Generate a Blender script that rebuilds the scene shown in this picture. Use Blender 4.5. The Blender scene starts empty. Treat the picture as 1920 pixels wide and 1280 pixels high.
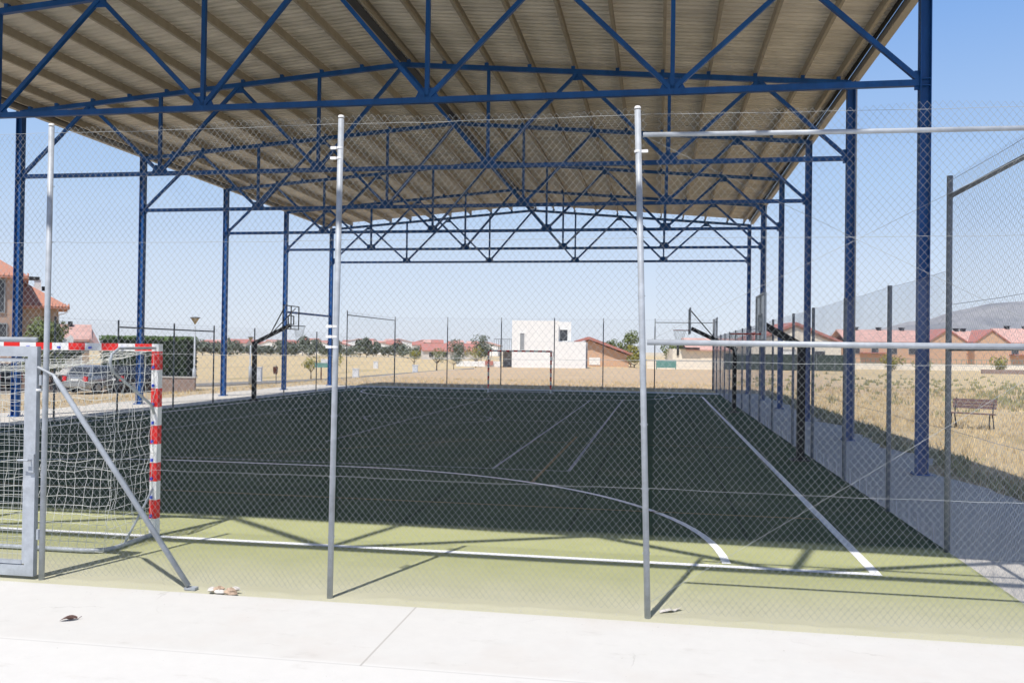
import bpy, math, random
import numpy as np
from mathutils import Vector, Matrix, noise

random.seed(7)
PI = math.pi
scn = bpy.context.scene
COL = scn.collection
YAW = math.radians(9.5545)

def V(*a): return Vector(a)

def CF(lat, dist, z=0.0):
    """metres to the right of / ahead of the spot the photographer stands on -> world"""
    return Vector((lat*math.cos(YAW) - dist*math.sin(YAW), lat*math.sin(YAW) + dist*math.cos(YAW), z))

# ------------------------------------------------------------------ materials
MATS = {}
def mat(name, color, rough=0.7, metal=0.0, var=0.15, scale=6.0, bump=0.0, bscale=40.0, color2=None, detail=6.0, spec=0.4, stretch=None, alpha=None, sheen=0.0):
    m = bpy.data.materials.new(name); m.use_nodes = True
    nt = m.node_tree; nd = nt.nodes; ln = nt.links
    b = nd['Principled BSDF']
    b.inputs['Roughness'].default_value = rough
    b.inputs['Metallic'].default_value = metal
    b.inputs['Specular IOR Level'].default_value = spec
    tc = nd.new('ShaderNodeTexCoord')
    mp = nd.new('ShaderNodeMapping')
    if stretch: mp.inputs['Scale'].default_value = stretch
    ln.new(tc.outputs['Object'], mp.inputs['Vector'])
    n = nd.new('ShaderNodeTexNoise'); n.inputs['Scale'].default_value = scale; n.inputs['Detail'].default_value = detail
    n.inputs['Roughness'].default_value = 0.65
    ln.new(mp.outputs['Vector'], n.inputs['Vector'])
    r = nd.new('ShaderNodeValToRGB')
    c = Vector(color)
    c2 = Vector(color2) if color2 else c
    a = c*(1-var); d = c2*(1+var)
    r.color_ramp.elements[0].position = 0.3; r.color_ramp.elements[0].color = (a[0], a[1], a[2], 1)
    r.color_ramp.elements[1].position = 0.7; r.color_ramp.elements[1].color = (min(d[0],1), min(d[1],1), min(d[2],1), 1)
    ln.new(n.outputs['Fac'], r.inputs['Fac'])
    ln.new(r.outputs['Color'], b.inputs['Base Color'])
    if bump > 0:
        n2 = nd.new('ShaderNodeTexNoise'); n2.inputs['Scale'].default_value = bscale; n2.inputs['Detail'].default_value = 4
        ln.new(mp.outputs['Vector'], n2.inputs['Vector'])
        bp = nd.new('ShaderNodeBump'); bp.inputs['Strength'].default_value = bump; bp.inputs['Distance'].default_value = 0.02
        ln.new(n2.outputs['Fac'], bp.inputs['Height']); ln.new(bp.outputs['Normal'], b.inputs['Normal'])
    if alpha is not None: b.inputs['Alpha'].default_value = alpha
    MATS[name] = m
    return m

M = {}
M['blue'] = mat('blue_steel_paint', (.005,.080,.30), .5, 0, .3, 2.2, spec=.4, stretch=(1,1,.35), detail=9)
M['galv'] = mat('galvanised_steel', (.40,.43,.47), .5, .08, .2, 9, spec=.5)
M['galv_dark'] = mat('weathered_galvanised_steel', (.18,.20,.22), .65, .15, .15, 14)
M['wire'] = mat('fence_wire', (.41,.43,.435), .65, .1, .15, 9)
M['wire_far'] = mat('fence_wire_weathered', (.34,.36,.44), .65, .1, .15, 9)
M['white_clip'] = mat('white_plastic', (.8,.8,.8), .5, 0, .03)
M['purlin'] = mat('beige_purlin_steel', (.36,.325,.265), .6, .0, .12, 5)
M['sheet'] = mat('beige_roof_sheet', (.74,.695,.615), .55, .0, .2, 1.3, stretch=(.35,1.6,1))
M['ridge'] = mat('dark_ridge_flashing', (.04,.045,.055), .6)
M['gutter'] = mat('grey_gutter_metal', (.36,.34,.31), .5, .1, .08)
M['white_paint'] = mat('white_gloss_paint', (.80,.80,.80), .35, 0, .04, 8)
M['red_paint'] = mat('red_gloss_paint', (.72,.025,.022), .35, 0, .08, 8)
M['net'] = mat('white_net_cord', (.72,.73,.70), .8, 0, .08)
M['blue_clip'] = mat('blue_plastic', (.03,.07,.6), .4)
M['black_steel'] = mat('black_painted_steel', (.012,.012,.014), .5)
M['board'] = mat('pale_backboard', (.80,.86,.92), .35, 0, .04)
M['rim_red'] = mat('orange_red_rim', (.6,.07,.04), .4)
M['rust'] = mat('rusty_steel', (.10,.035,.02), .8, 0, .35, 20)
M['tile'] = mat('terracotta_roof_tiles', (.50,.235,.165), .8, 0, .28, 9, bump=.6, bscale=12, stretch=(3,3,3))
M['tile_far'] = mat('hazed_terracotta_roof', (.60,.37,.32), .85, 0, .18, 1.4)  # terracotta lightened by hand, distance haze put into the colour
M['tile_red'] = mat('red_tiled_roof', (.46,.20,.17), .85, 0, .16, 1.8)
M['pinkwall'] = mat('pink_beige_render', (.50,.35,.27), .9, 0, .10, 1.5, bump=.2)
M['tanwall'] = mat('tan_render', (.46,.34,.24), .9, 0, .12, 1.5, bump=.2)
M['orangewall'] = mat('orange_brick_wall', (.62,.41,.28), .9, 0, .14, 5)
M['creamwall'] = mat('cream_render', (.82,.76,.65), .9, 0, .05, 1.2)
M['whitewall'] = mat('white_render', (.84,.84,.82), .9, 0, .03, .8)
M['shadewall'] = mat('shaded_white_render', (.33,.34,.37), .9, 0, .05)  # darker copy of the white render, shade put into the colour
M['farwall'] = mat('pale_far_wall', (.66,.62,.58), .9, 0, .08, .5)  # wall colour already paled for distance haze
M['window'] = mat('dark_window_glass', (.05,.055,.065), .15, 0, .2, 3, spec=.8)
M['shutter'] = mat('grey_window_shutter', (.30,.32,.34), .7)
M['dark'] = mat('dark_metal_cap', (.03,.033,.038), .6)
M['brickwall'] = mat('pink_stone_wall', (.30,.225,.195), .9, 0, .22, 4, bump=.5, bscale=6)
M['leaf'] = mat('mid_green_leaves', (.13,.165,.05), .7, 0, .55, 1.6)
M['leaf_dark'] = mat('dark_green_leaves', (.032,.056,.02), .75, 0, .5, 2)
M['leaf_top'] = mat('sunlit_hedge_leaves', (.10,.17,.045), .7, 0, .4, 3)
M['leaf_grey'] = mat('grey_green_leaves', (.14,.165,.12), .8, 0, .3, .35)  # greens lightened by hand, haze painted into the distant leaves
M['leaf_yellow'] = mat('yellow_green_leaves', (.28,.27,.06), .8, 0, .35, 1.5)
M['bark'] = mat('bark', (.12,.09,.065), .9, 0, .3, 8)
M['car_silver'] = mat('silver_car_paint', (.36,.38,.40), .25, .5, .03, spec=.6)
M['car_dark'] = mat('dark_grey_car_paint', (.025,.028,.036), .2, .3, .03, spec=.6)
M['tyre'] = mat('tyre_rubber', (.015,.015,.016), .9)
M['rim'] = mat('wheel_alloy', (.35,.36,.38), .35, .7, .03)
M['taillight'] = mat('red_tail_light', (.65,.02,.03), .2)
M['plate'] = mat('white_number_plate', (.75,.76,.78), .4)
M['lamp_glass'] = mat('amber_lamp_bowl', (.42,.33,.20), .4)
M['bench_wood'] = mat('weathered_bench_slats', (.20,.13,.125), .8, 0, .25, 10, stretch=(1,8,8))
M['whitebox'] = mat('white_utility_cabinet', (.70,.71,.73), .6)
M['teal'] = mat('teal_green_screen', (.14,.30,.27), .8, 0, .2, 2)
M['greenscreen'] = mat('dark_green_screening', (.045,.065,.05), .9, 0, .35, 2.2)
M['dryleaf'] = mat('dry_brown_leaf', (.10,.055,.045), .8, 0, .4, 60)
M['paper'] = mat('crumpled_brown_paper', (.46,.34,.25), .9, 0, .3, 30)
M['paperwhite'] = mat('white_paper', (.66,.62,.58), .9, 0, .08, 30)
M['soilline'] = mat('kerb_concrete', (.52,.51,.49), .9, 0, .1)
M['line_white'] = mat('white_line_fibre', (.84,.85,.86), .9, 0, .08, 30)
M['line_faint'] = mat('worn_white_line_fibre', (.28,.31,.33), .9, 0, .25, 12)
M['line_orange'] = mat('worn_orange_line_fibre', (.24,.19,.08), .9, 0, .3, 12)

def gmix(nt, a, b, f):
    n = nt.nodes.new('ShaderNodeMix'); n.data_type = 'RGBA'
    for k, v in (('A', a), ('B', b)):
        if isinstance(v, tuple): n.inputs[6 if k == 'A' else 7].default_value = (*v, 1)
        else: nt.links.new(v, n.inputs[6 if k == 'A' else 7])
    if isinstance(f, float): n.inputs[0].default_value = f
    else: nt.links.new(f, n.inputs[0])
    return n.outputs[2]
def gnoise(nt, co, scale, detail=5, rough=.6, stretch=None):
    n = nt.nodes.new('ShaderNodeTexNoise'); n.inputs['Scale'].default_value = scale
    n.inputs['Detail'].default_value = detail; n.inputs['Roughness'].default_value = rough
    if stretch:
        mp = nt.nodes.new('ShaderNodeMapping'); mp.inputs['Scale'].default_value = stretch
        nt.links.new(co, mp.inputs['Vector']); co = mp.outputs['Vector']
    nt.links.new(co, n.inputs['Vector']); return n.outputs['Fac']
def gmap(nt, v, a, b, c=0.0, d=1.0, smooth=True):
    n = nt.nodes.new('ShaderNodeMapRange'); n.interpolation_type = 'SMOOTHSTEP' if smooth else 'LINEAR'
    n.inputs['From Min'].default_value = a; n.inputs['From Max'].default_value = b
    n.inputs['To Min'].default_value = c; n.inputs['To Max'].default_value = d
    nt.links.new(v, n.inputs['Value']); return n.outputs['Result']
def gmath(nt, op, a, b=None):
    n = nt.nodes.new('ShaderNodeMath'); n.operation = op
    for i, v in enumerate((a, b)):
        if v is None: continue
        if isinstance(v, (int, float)): n.inputs[i].default_value = v
        else: nt.links.new(v, n.inputs[i])
    return n.outputs[0]
def base_mat(name, rough):
    m = bpy.data.materials.new(name); m.use_nodes = True; nt = m.node_tree
    b = nt.nodes['Principled BSDF']; b.inputs['Roughness'].default_value = rough; b.inputs['Specular IOR Level'].default_value = .15
    g = nt.nodes.new('ShaderNodeNewGeometry'); s = nt.nodes.new('ShaderNodeSeparateXYZ')
    nt.links.new(g.outputs['Position'], s.inputs[0])
    return m, nt, b, g.outputs['Position'], s.outputs
def gbump(nt, b, h, strength, dist):
    n = nt.nodes.new('ShaderNodeBump'); n.inputs['Strength'].default_value = strength; n.inputs['Distance'].default_value = dist
    nt.links.new(h, n.inputs['Height']); nt.links.new(n.outputs['Normal'], b.inputs['Normal'])

def turf_mat():
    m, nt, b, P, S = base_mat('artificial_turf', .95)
    fine = gnoise(nt, P, 90, 3, .7); mid = gnoise(nt, P, 2.2, 5, .6); big = gnoise(nt, P, .5, 4)
    shade_turf = gmix(nt, (.046,.078,.048), (.10,.145,.078), mid)  # dark turf tone for the ground under the roof shadow
    shade_turf = gmix(nt, shade_turf, (.15,.16,.10), gmap(nt, gnoise(nt, P, .9, 7, .7, (1,.5,1)), .50, .72, 0, .6))
    shade_turf = gmix(nt, shade_turf, (.03,.045,.03), gmap(nt, gmath(nt, 'ABSOLUTE', gmath(nt, 'SUBTRACT', gmath(nt, 'PINGPONG', S[0], 2.0), 1.0)), .012, .03, .6, 0, False))
    green = gmix(nt, (.385,.40,.195), (.47,.48,.255), mid)  # bright turf tone for the sunlit strip
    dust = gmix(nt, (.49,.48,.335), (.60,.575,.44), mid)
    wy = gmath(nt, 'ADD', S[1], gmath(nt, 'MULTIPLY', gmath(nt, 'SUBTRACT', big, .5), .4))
    c = gmix(nt, green, shade_turf, gmap(nt, wy, 9.75, 10.1))  # switches along the roof shadow edge: sun and shade put into the turf colour
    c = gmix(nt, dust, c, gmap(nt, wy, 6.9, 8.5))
    c = gmix(nt, c, (.02,.03,.018), gmap(nt, fine, .56, .8, 0, .5))
    nt.links.new(c, b.inputs['Base Color'])
    gbump(nt, b, fine, .8, .012)
    return m
def pavement_mat():
    m, nt, b, P, S = base_mat('pale_concrete', .9)
    big = gnoise(nt, P, .7, 5); fine = gnoise(nt, P, 60, 3); mid = gnoise(nt, P, 6, 6, .7)
    c = gmix(nt, (.565,.555,.54), (.64,.63,.61), mid)
    c = gmix(nt, c, (.57,.535,.505), gmap(nt, big, .45, .7, 0, .6))
    c = gmix(nt, c, gmix(nt, (.60,.59,.575), (.67,.66,.645), mid), gmap(nt, S[1], 5.50, 5.44))
    spk = gnoise(nt, P, 28, 2, .5)
    st_ = gnoise(nt, P, 1.6, 8, .72, (1,2.2,1))
    c = gmix(nt, c, (.40,.375,.345), gmap(nt, st_, .56, .80, 0, .55))
    vo = nt.nodes.new('ShaderNodeTexVoronoi'); vo.feature = 'DISTANCE_TO_EDGE'; vo.inputs['Scale'].default_value = .42
    wv = nt.nodes.new('ShaderNodeVectorMath'); wv.operation = 'ADD'; nz_ = nt.nodes.new('ShaderNodeTexNoise'); nz_.inputs['Scale'].default_value = 3.0; nz_.inputs['Detail'].default_value = 6
    nt.links.new(P, nz_.inputs['Vector']); sc2 = nt.nodes.new('ShaderNodeVectorMath'); sc2.operation = 'SCALE'; sc2.inputs['Scale'].default_value = .35
    nt.links.new(nz_.outputs['Color'], sc2.inputs[0]); nt.links.new(P, wv.inputs[0]); nt.links.new(sc2.outputs[0], wv.inputs[1]); nt.links.new(wv.outputs[0], vo.inputs['Vector'])
    crk = gmath(nt, 'MULTIPLY', gmap(nt, vo.outputs['Distance'], .0, .0035, .55, 0, False), gmap(nt, gnoise(nt, P, .8, 2), .5, .62))
    c = gmix(nt, c, (.33,.31,.29), crk)
    edge_ = gmath(nt, 'ADD', S[1], gmath(nt, 'MULTIPLY', gmath(nt, 'SUBTRACT', mid, .5), .5))
    c = gmix(nt, c, (.47,.46,.37), gmap(nt, edge_, 6.60, 6.84, 0, .3))
    c = gmix(nt, c, (.30,.28,.25), gmap(nt, spk, .76, .82, 0, .7))
    # formed control joints cut in the slab
    j = gmath(nt, 'ABSOLUTE', gmath(nt, 'SUBTRACT', gmath(nt, 'PINGPONG', gmath(nt, 'ADD', S[0], 1.88), 9.0), 0.0))
    jm = gmath(nt, 'MULTIPLY', gmap(nt, j, .004, .010, 1, 0, False), gmap(nt, S[1], 5.42, 5.43, 0, 1, False))
    c = gmix(nt, c, (.44,.42,.40), jm)
    e = gmath(nt, 'ABSOLUTE', gmath(nt, 'SUBTRACT', S[1], 5.43))
    c = gmix(nt, c, (.44,.43,.42), gmap(nt, e, .003, .012, .5, 0, False))
    nt.links.new(c, b.inputs['Base Color']); gbump(nt, b, fine, .25, .004)
    return m
def apron_mat():
    m, nt, b, P, S = base_mat('apron_concrete', .9)
    big = gnoise(nt, P, .8, 6, .65); fine = gnoise(nt, P, 45, 3)
    c = gmix(nt, (.52,.485,.44), (.68,.645,.59), big)
    c = gmix(nt, c, (.50,.47,.40), gmap(nt, gnoise(nt, P, 2.5, 5), .55, .75, 0, .5))
    j = gmath(nt, 'PINGPONG', gmath(nt, 'ADD', S[1], .4), 2.5)
    c = gmix(nt, c, (.2,.2,.19), gmap(nt, j, .006, .016, .8, 0, False))
    nt.links.new(c, b.inputs['Base Color']); gbump(nt, b, fine, .3, .005)
    return m
def terrain_mat():
    m, nt, b, P, S = base_mat('dry_field_ground', 1.0)
    fine = gnoise(nt, P, 7, 8, .75); mid = gnoise(nt, P, .35, 7, .65); big = gnoise(nt, P, .04, 5)
    streak = gnoise(nt, P, .25, 6, .7, (1.0, .25, 1))
    gold = gmix(nt, (.50,.37,.20), (.74,.60,.38), mid)
    gold = gmix(nt, gold, (.24,.22,.09), gmap(nt, streak, .54, .74, 0, .6))
    soil = gmix(nt, (.50,.355,.22), (.66,.51,.35), mid)
    sand = gmix(nt, (.50,.39,.26), (.64,.53,.38), mid)
    wob = gmath(nt, 'MULTIPLY', gmath(nt, 'SUBTRACT', mid, .5), 9.0)
    x = gmath(nt, 'ADD', S[0], wob); y = gmath(nt, 'ADD', S[1], wob)
    # ploughed soil behind the far fence, right of the kerb
    soilm = gmath(nt, 'MULTIPLY', gmath(nt, 'MULTIPLY', gmap(nt, y, 48, 52), gmap(nt, y, 105, 122, 1, 0)),
                  gmath(nt, 'MULTIPLY', gmap(nt, x, -24, -20), gmap(nt, x, 8, 20, 1, 0)))
    c = gmix(nt, gold, soil, soilm)
    sandm = gmath(nt, 'MULTIPLY', gmap(nt, x, -19, -17, 1, 0), gmap(nt, y, 60, 66, 1, 0))
    c = gmix(nt, c, sand, gmath(nt, 'MULTIPLY', sandm, .8))
    c = gmix(nt, c, (.17,.15,.08), gmap(nt, fine, .50, .72, 0, .55))
    # haze bleached distance
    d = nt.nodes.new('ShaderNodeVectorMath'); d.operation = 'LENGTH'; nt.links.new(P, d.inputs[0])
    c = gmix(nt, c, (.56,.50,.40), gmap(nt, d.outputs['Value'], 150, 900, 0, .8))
    nt.links.new(c, b.inputs['Base Color']); gbump(nt, b, fine, .9, .10)
    return m
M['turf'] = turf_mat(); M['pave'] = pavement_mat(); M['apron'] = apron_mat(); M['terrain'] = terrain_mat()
M['road'] = mat('grey_asphalt', (.20,.19,.18), .95, 0, .12, 3)
M['hill'] = mat('hazy_mountain_scrub', (.25,.265,.30), 1.0, 0, .22, .004, color2=(.34,.33,.33))
M['grassblade'] = mat('dry_straw_grass', (.56,.42,.23), .9, 0, .35, 1.2, color2=(.66,.54,.33))
M['weed'] = mat('olive_weed_leaves', (.33,.32,.16), .9, 0, .4, 2.5)

# ------------------------------------------------------------------ mesh builder
class MB:
    def __init__(s): s.v = []; s.f = []; s.mi = []; s.m = 0
    def add(s, vs, fs):
        o = len(s.v); s.v.extend([tuple(v) for v in vs])
        for f in fs: s.f.append([i+o for i in f]); s.mi.append(s.m)
        return s
    def box(s, c, size, rot=None):
        c = Vector(c); h = Vector(size)/2
        vs = [Vector((x*h.x, y*h.y, z*h.z)) for x in (-1,1) for y in (-1,1) for z in (-1,1)]
        if rot is not None: vs = [rot @ v for v in vs]
        return s.add([v+c for v in vs], [(0,1,3,2),(4,6,7,5),(0,4,5,1),(2,3,7,6),(0,2,6,4),(1,5,7,3)])
    def bar(s, p, q, w, h, up=(0,0,1)):
        p = Vector(p); q = Vector(q); d = (q-p)
        L = d.length; d.normalize(); u = Vector(up)
        if abs(d.dot(u)) > .98: u = Vector((0,1,0))
        r = d.cross(u).normalized(); u = r.cross(d)
        vs = []
        for e in (p, q):
            for a, b in ((-1,-1),(1,-1),(1,1),(-1,1)): vs.append(e + r*a*w/2 + u*b*h/2)
        return s.add(vs, [(0,1,2,3),(7,6,5,4),(0,4,5,1),(1,5,6,2),(2,6,7,3),(3,7,4,0)])
    def tube(s, pts, r, n=8, caps=True, radii=None):
        pts = [Vector(p) for p in pts]; k = len(pts); vs = []
        prev = None
        for i, p in enumerate(pts):
            d = (pts[min(i+1,k-1)] - pts[max(i-1,0)]).normalized()
            if prev is None:
                u = Vector((0,0,1)) if abs(d.z) < .9 else Vector((0,1,0))
                a = d.cross(u).normalized()
            else:
                a = (prev - d*prev.dot(d)).normalized()
            prev = a; b = d.cross(a); rr = radii[i] if radii else r
            for j in range(n):
                t = 2*PI*j/n; vs.append(p + (a*math.cos(t) + b*math.sin(t))*rr)
        fs = [(i*n+j, i*n+(j+1)%n, (i+1)*n+(j+1)%n, (i+1)*n+j) for i in range(k-1) for j in range(n)]
        if caps: fs += [tuple(range(n-1,-1,-1)), tuple(range((k-1)*n, k*n))]
        return s.add(vs, fs)
    def prism(s, poly, axis, a, b):
        """poly of 2D points extruded along axis ('x','y','z') from a to b"""
        def P(u, v, w): return {'x': (w,u,v), 'y': (u,w,v), 'z': (u,v,w)}[axis]
        n = len(poly)
        vs = [P(u,v,a) for u,v in poly] + [P(u,v,b) for u,v in poly]
        return s.add(vs, [tuple(range(n)), tuple(range(2*n-1, n-1, -1))] + [(i, i+n, (i+1)%n+n, (i+1)%n) for i in range(n)])
    def lathe(s, prof, c=(0,0,0), n=16):
        c = Vector(c); k = len(prof)
        vs = [c + Vector((r*math.cos(2*PI*j/n), r*math.sin(2*PI*j/n), z)) for r, z in prof for j in range(n)]
        return s.add(vs, [(i*n+j, i*n+(j+1)%n, (i+1)*n+(j+1)%n, (i+1)*n+j) for i in range(k-1) for j in range(n)])
    def build(s, name, mats, parent=None, loc=None, smooth=False, rz=0.0, fixn=True):
        me = bpy.data.meshes.new(name)
        me.from_pydata(s.v, [], s.f)
        ms = mats if isinstance(mats, (list, tuple)) else [mats]
        for x in ms: me.materials.append(x)
        if len(ms) > 1: me.polygons.foreach_set('material_index', s.mi)
        if smooth: me.polygons.foreach_set('use_smooth', [True]*len(s.f))
        me.update()
        if fixn:
            import bmesh
            bm = bmesh.new(); bm.from_mesh(me); bmesh.ops.recalc_face_normals(bm, faces=bm.faces); bm.to_mesh(me); bm.free()
        return link(name, me, parent, loc, rz)

def link(name, me, parent=None, loc=None, rz=0.0):
    o = bpy.data.objects.new(name, me); COL.objects.link(o)
    if parent: o.parent = parent
    if loc is not None: o.location = loc
    if rz: o.rotation_euler.z = rz
    return o
def tag(o, label=None, cat=None, group=None, kind=None):
    if label: o['label'] = label
    if cat: o['category'] = cat
    if group: o['group'] = group
    if kind: o['kind'] = kind
    return o
def thing(name, label, cat, loc=(0,0,0), rz=0.0, group=None):
    o = bpy.data.objects.new(name, None); COL.objects.link(o)
    o.location = loc; o.rotation_euler.z = rz; o.empty_display_size = .1
    return tag(o, label, cat, group)
def dup(o, parent, loc):
    c = o.copy(); COL.objects.link(c); c.parent = parent; c.location = loc
    for ch in list(o.children):
        dup(ch, c, ch.location)
    return c
def dup_thing(o, loc, rz=None, label=None):
    c = o.copy(); COL.objects.link(c); c.location = loc
    if rz is not None: c.rotation_euler.z = rz
    if label: c['label'] = label
    for ch in list(o.children): dup(ch, c, ch.location)
    return c
def structure(o): o['kind'] = 'structure'; return o

# ------------------------------------------------------------------ camera
cam = bpy.data.cameras.new('camera'); co = bpy.data.objects.new('camera', cam); COL.objects.link(co)
pt, rl = math.radians(.5966), math.radians(.7746)
Fw = Vector((-math.sin(YAW)*math.cos(pt), math.cos(YAW)*math.cos(pt), math.sin(pt)))
R0 = Vector((math.cos(YAW), math.sin(YAW), 0)); U0 = R0.cross(Fw)
Rr = R0*math.cos(rl) + U0*math.sin(rl); Uu = U0*math.cos(rl) - R0*math.sin(rl)
mt = Matrix((Rr, Uu, -Fw)).transposed().to_4x4(); mt.translation = Vector((0, 0, 2.0602))
co.matrix_world = mt
cam.sensor_width = 36; cam.lens = 1635.85/1920*36; cam.clip_end = 20000; cam.clip_start = .05
scn.camera = co

# ------------------------------------------------------------------ light
sd = Vector((.158, .53, -1)).normalized()
sun = bpy.data.lights.new('sun', 'SUN'); sun.energy = 4.9; sun.angle = math.radians(.53); sun.color = (1, .955, .89)
so = bpy.data.objects.new('sun', sun); COL.objects.link(so)
so.rotation_euler = sd.to_track_quat('-Z', 'Y').to_euler(); so.location = (-5, -15, 30)
w = bpy.data.worlds.new('World'); scn.world = w; w.use_nodes = True
nt = w.node_tree; bg = nt.nodes['Background']; sky = nt.nodes.new('ShaderNodeTexSky')
sky.sky_type = 'NISHITA'; sky.sun_disc = False
sky.sun_elevation = math.asin(-sd.z); sky.sun_rotation = math.atan2(-sd.x, -sd.y)
sky.altitude = 600; sky.air_density = 1.0; sky.dust_density = .8; sky.ozone_density = 1.5
# summer haze: the Nishita sky is washed towards a pale blue near the horizon
tcw = nt.nodes.new('ShaderNodeTexCoord'); spw = nt.nodes.new('ShaderNodeSeparateXYZ'); nt.links.new(tcw.outputs['Generated'], spw.inputs[0])
hz_r = nt.nodes.new('ShaderNodeValToRGB'); nt.links.new(spw.outputs[2], hz_r.inputs[0])
els = hz_r.color_ramp.elements
els[0].position = 0.0; els[0].color = (.74,.80,.925,1)
els[1].position = .7; els[1].color = (.09,.16,.34,1)
for p_, c_ in ((.09,(.64,.745,.925,1)), (.18,(.46,.64,.92,1)), (.34,(.25,.46,.88,1)), (.5,(.14,.27,.58,1))):
    e = els.new(p_); e.color = c_
sc_ = nt.nodes.new('ShaderNodeVectorMath'); sc_.operation = 'SCALE'; sc_.inputs['Scale'].default_value = 1/.15
nt.links.new(hz_r.outputs[0], sc_.inputs[0])
mxw = nt.nodes.new('ShaderNodeMix'); mxw.data_type = 'RGBA'; mxw.inputs[0].default_value = .86
nt.links.new(sky.outputs[0], mxw.inputs[6]); nt.links.new(sc_.outputs[0], mxw.inputs[7])
nt.links.new(mxw.outputs[2], bg.inputs[0]); bg.inputs[1].default_value = .15
scn.view_settings.view_transform = 'Standard'; scn.view_settings.look = 'None'; scn.view_settings.exposure = 0

# ------------------------------------------------------------------ ground
def sstep(t): t = max(0, min(1, t)); return t*t*(3-2*t)
def gz(x, y):
    left = sstep((-20.6 - x)/5.0)
    z = -.55*left
    # gentle mound in the field to the right
    z += .45*math.exp(-((x-27)/7)**2 - ((y-46)/9)**2)*(1-left)
    z += .25*math.exp(-((x-14)/30)**2 - ((y-92)/14)**2)
    return z
def terrain():
    def axis(a, b, step, far):
        xs = list(np.arange(a, b+.01, step)); g = step
        lo, hi = [], []
        x = a
        while x > -far: g *= 1.35; x -= g; lo.append(x)
        g = step; x = b
        while x < far: g *= 1.35; x += g; hi.append(x)
        return lo[::-1] + xs + hi
    X = axis(-60, 60, 1.5, 9000); Y = axis(-10, 130, 1.5, 9000)
    mb = MB()
    vs = []
    for y in Y:
        for x in X:
            z = gz(x, y) - .03
            off = (x > 5.4 or x < -19.6 or y > 47.5)
            if off and abs(x) < 70 and 4 < y < 140:
                z += .05*(noise.noise(Vector((x*.5, y*.5, 0)))) + .02
            vs.append((x, y, z))
    n = len(X)
    mb.add(vs, [(j*n+i, j*n+i+1, (j+1)*n+i+1, (j+1)*n+i) for j in range(len(Y)-1) for i in range(n-1)])
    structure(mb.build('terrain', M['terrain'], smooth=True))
terrain()

def flat(name, pts, z, m, thick=0.0):
    mb = MB()
    if thick: mb.prism(pts, 'z', z-thick, z)
    else: mb.add([(x, y, z) for x, y in pts], [tuple(range(len(pts)))])
    return structure(mb.build(name, m))
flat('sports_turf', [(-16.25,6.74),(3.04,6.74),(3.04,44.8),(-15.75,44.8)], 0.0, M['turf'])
# pale pavement in front of the fence, a slab with a slight upstand over the turf
flat('pavement', [(-60,-6),(40,-6),(40,6.74),(-60,6.74)], .012, M['pave'], .10)
rnd = random.Random(3)
def wavy(x0, ys, amp):
    return [(x0 + amp*(noise.noise(Vector((y*.45, 7.3, 0))) + .5*noise.noise(Vector((y*1.7, 2.1, 0)))), y) for y in ys]
ys = list(np.arange(6.76, 46.6, .4))
er = wavy(5.15, ys, .55)
flat('concrete_apron', [(3.045, 6.76)] + er + [(3.045, 46.6)], -.004, M['apron'], .10)
el = wavy(-19.35, ys, .35)
structure(MB().prism([(-16.255, 6.76), (-15.755, 44.85), (-15.755, 46.6)] + el[::-1], 'z', -.104, -.004).build('concrete_apron', M['apron']))
flat('concrete_apron', [(-15.75,44.805),(3.04,44.805),(3.04,46.6),(-15.75,46.6)], -.006, M['apron'], .10)
# road and kerb on the left
kp = [CF(-38,38,0), CF(-26.9,46.1,0), CF(-25.1,47.8,0), CF(-21.7,53.7,0), CF(-19.1,58.9,0), CF(-14.9,67.7,0), CF(-12.6,72.4,0), CF(-4,92,0)]
mb = MB(); mr = MB()
for a, b in zip(kp[:-1], kp[1:]):
    za, zb = gz(a.x,a.y), gz(b.x,b.y)
    mb.bar((a.x,a.y,za+.03), (b.x,b.y,zb+.03), .16, .16)
    d = (b-a).normalized(); nrm = Vector((-d.y, d.x, 0))
    mr.add([(a.x,a.y,za+.035),(b.x,b.y,zb+.035),(b.x+nrm.x*3.2,b.y+nrm.y*3.2,gz(b.x+nrm.x*3.2,b.y+nrm.y*3.2)+.035),(a.x+nrm.x*3.2,a.y+nrm.y*3.2,gz(a.x+nrm.x*3.2,a.y+nrm.y*3.2)+.035)], [(0,1,2,3)])
structure(mb.build('kerb', M['soilline'])); structure(mr.build('road', M['road']))

# court markings, thin sheets a few mm above the turf
def strip(pts, wd, z, mb):
    pts = [Vector((p[0], p[1], 0)) for p in pts]; L = []; Rr_ = []
    for i, p in enumerate(pts):
        d = (pts[min(i+1,len(pts)-1)] - pts[max(i-1,0)]).normalized(); n = Vector((-d.y, d.x, 0))*wd/2
        L.append((p+n)[:2]); Rr_.append((p-n)[:2])
    k = len(pts)
    mb.add([(x,y,z) for x,y in L] + [(x,y,z) for x,y in Rr_], [(i, i+1, k+i+1, k+i) for i in range(k-1)])
ml = MB()
strip([(-15.2,8.69),(2.09,8.69)], .10, .004, ml)
strip([(2.045,8.74),(2.045,42.0)], .095, .004, ml)
strip([(-15.15,8.74),(-15.15,42.0)], .085, .004, ml)
strip([(-15.15,42.04),(2.08,42.04)], .085, .004, ml)
arc = [(-5.36+6.04*math.sin(t), 8.74+5.80*math.cos(t)) for t in np.linspace(PI/2-.01, 0, 28)] + \
      [(-8.36-6.04*math.sin(t), 8.74+5.80*math.cos(t)) for t in np.linspace(0, PI/2-.01, 28)]
strip(arc, .085, .006, ml)
arc2 = [(x, 50.74-y) for x, y in arc]
strip(arc2, .085, .006, ml)
structure(ml.build('court_markings', M['line_white']))
ml = MB()
strip([(-12.0,14.95),(-1.46,14.95)], .05, .008, ml)
strip([(-2.82,15.0),(-2.82,37.2)], .055, .008, ml)
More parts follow.
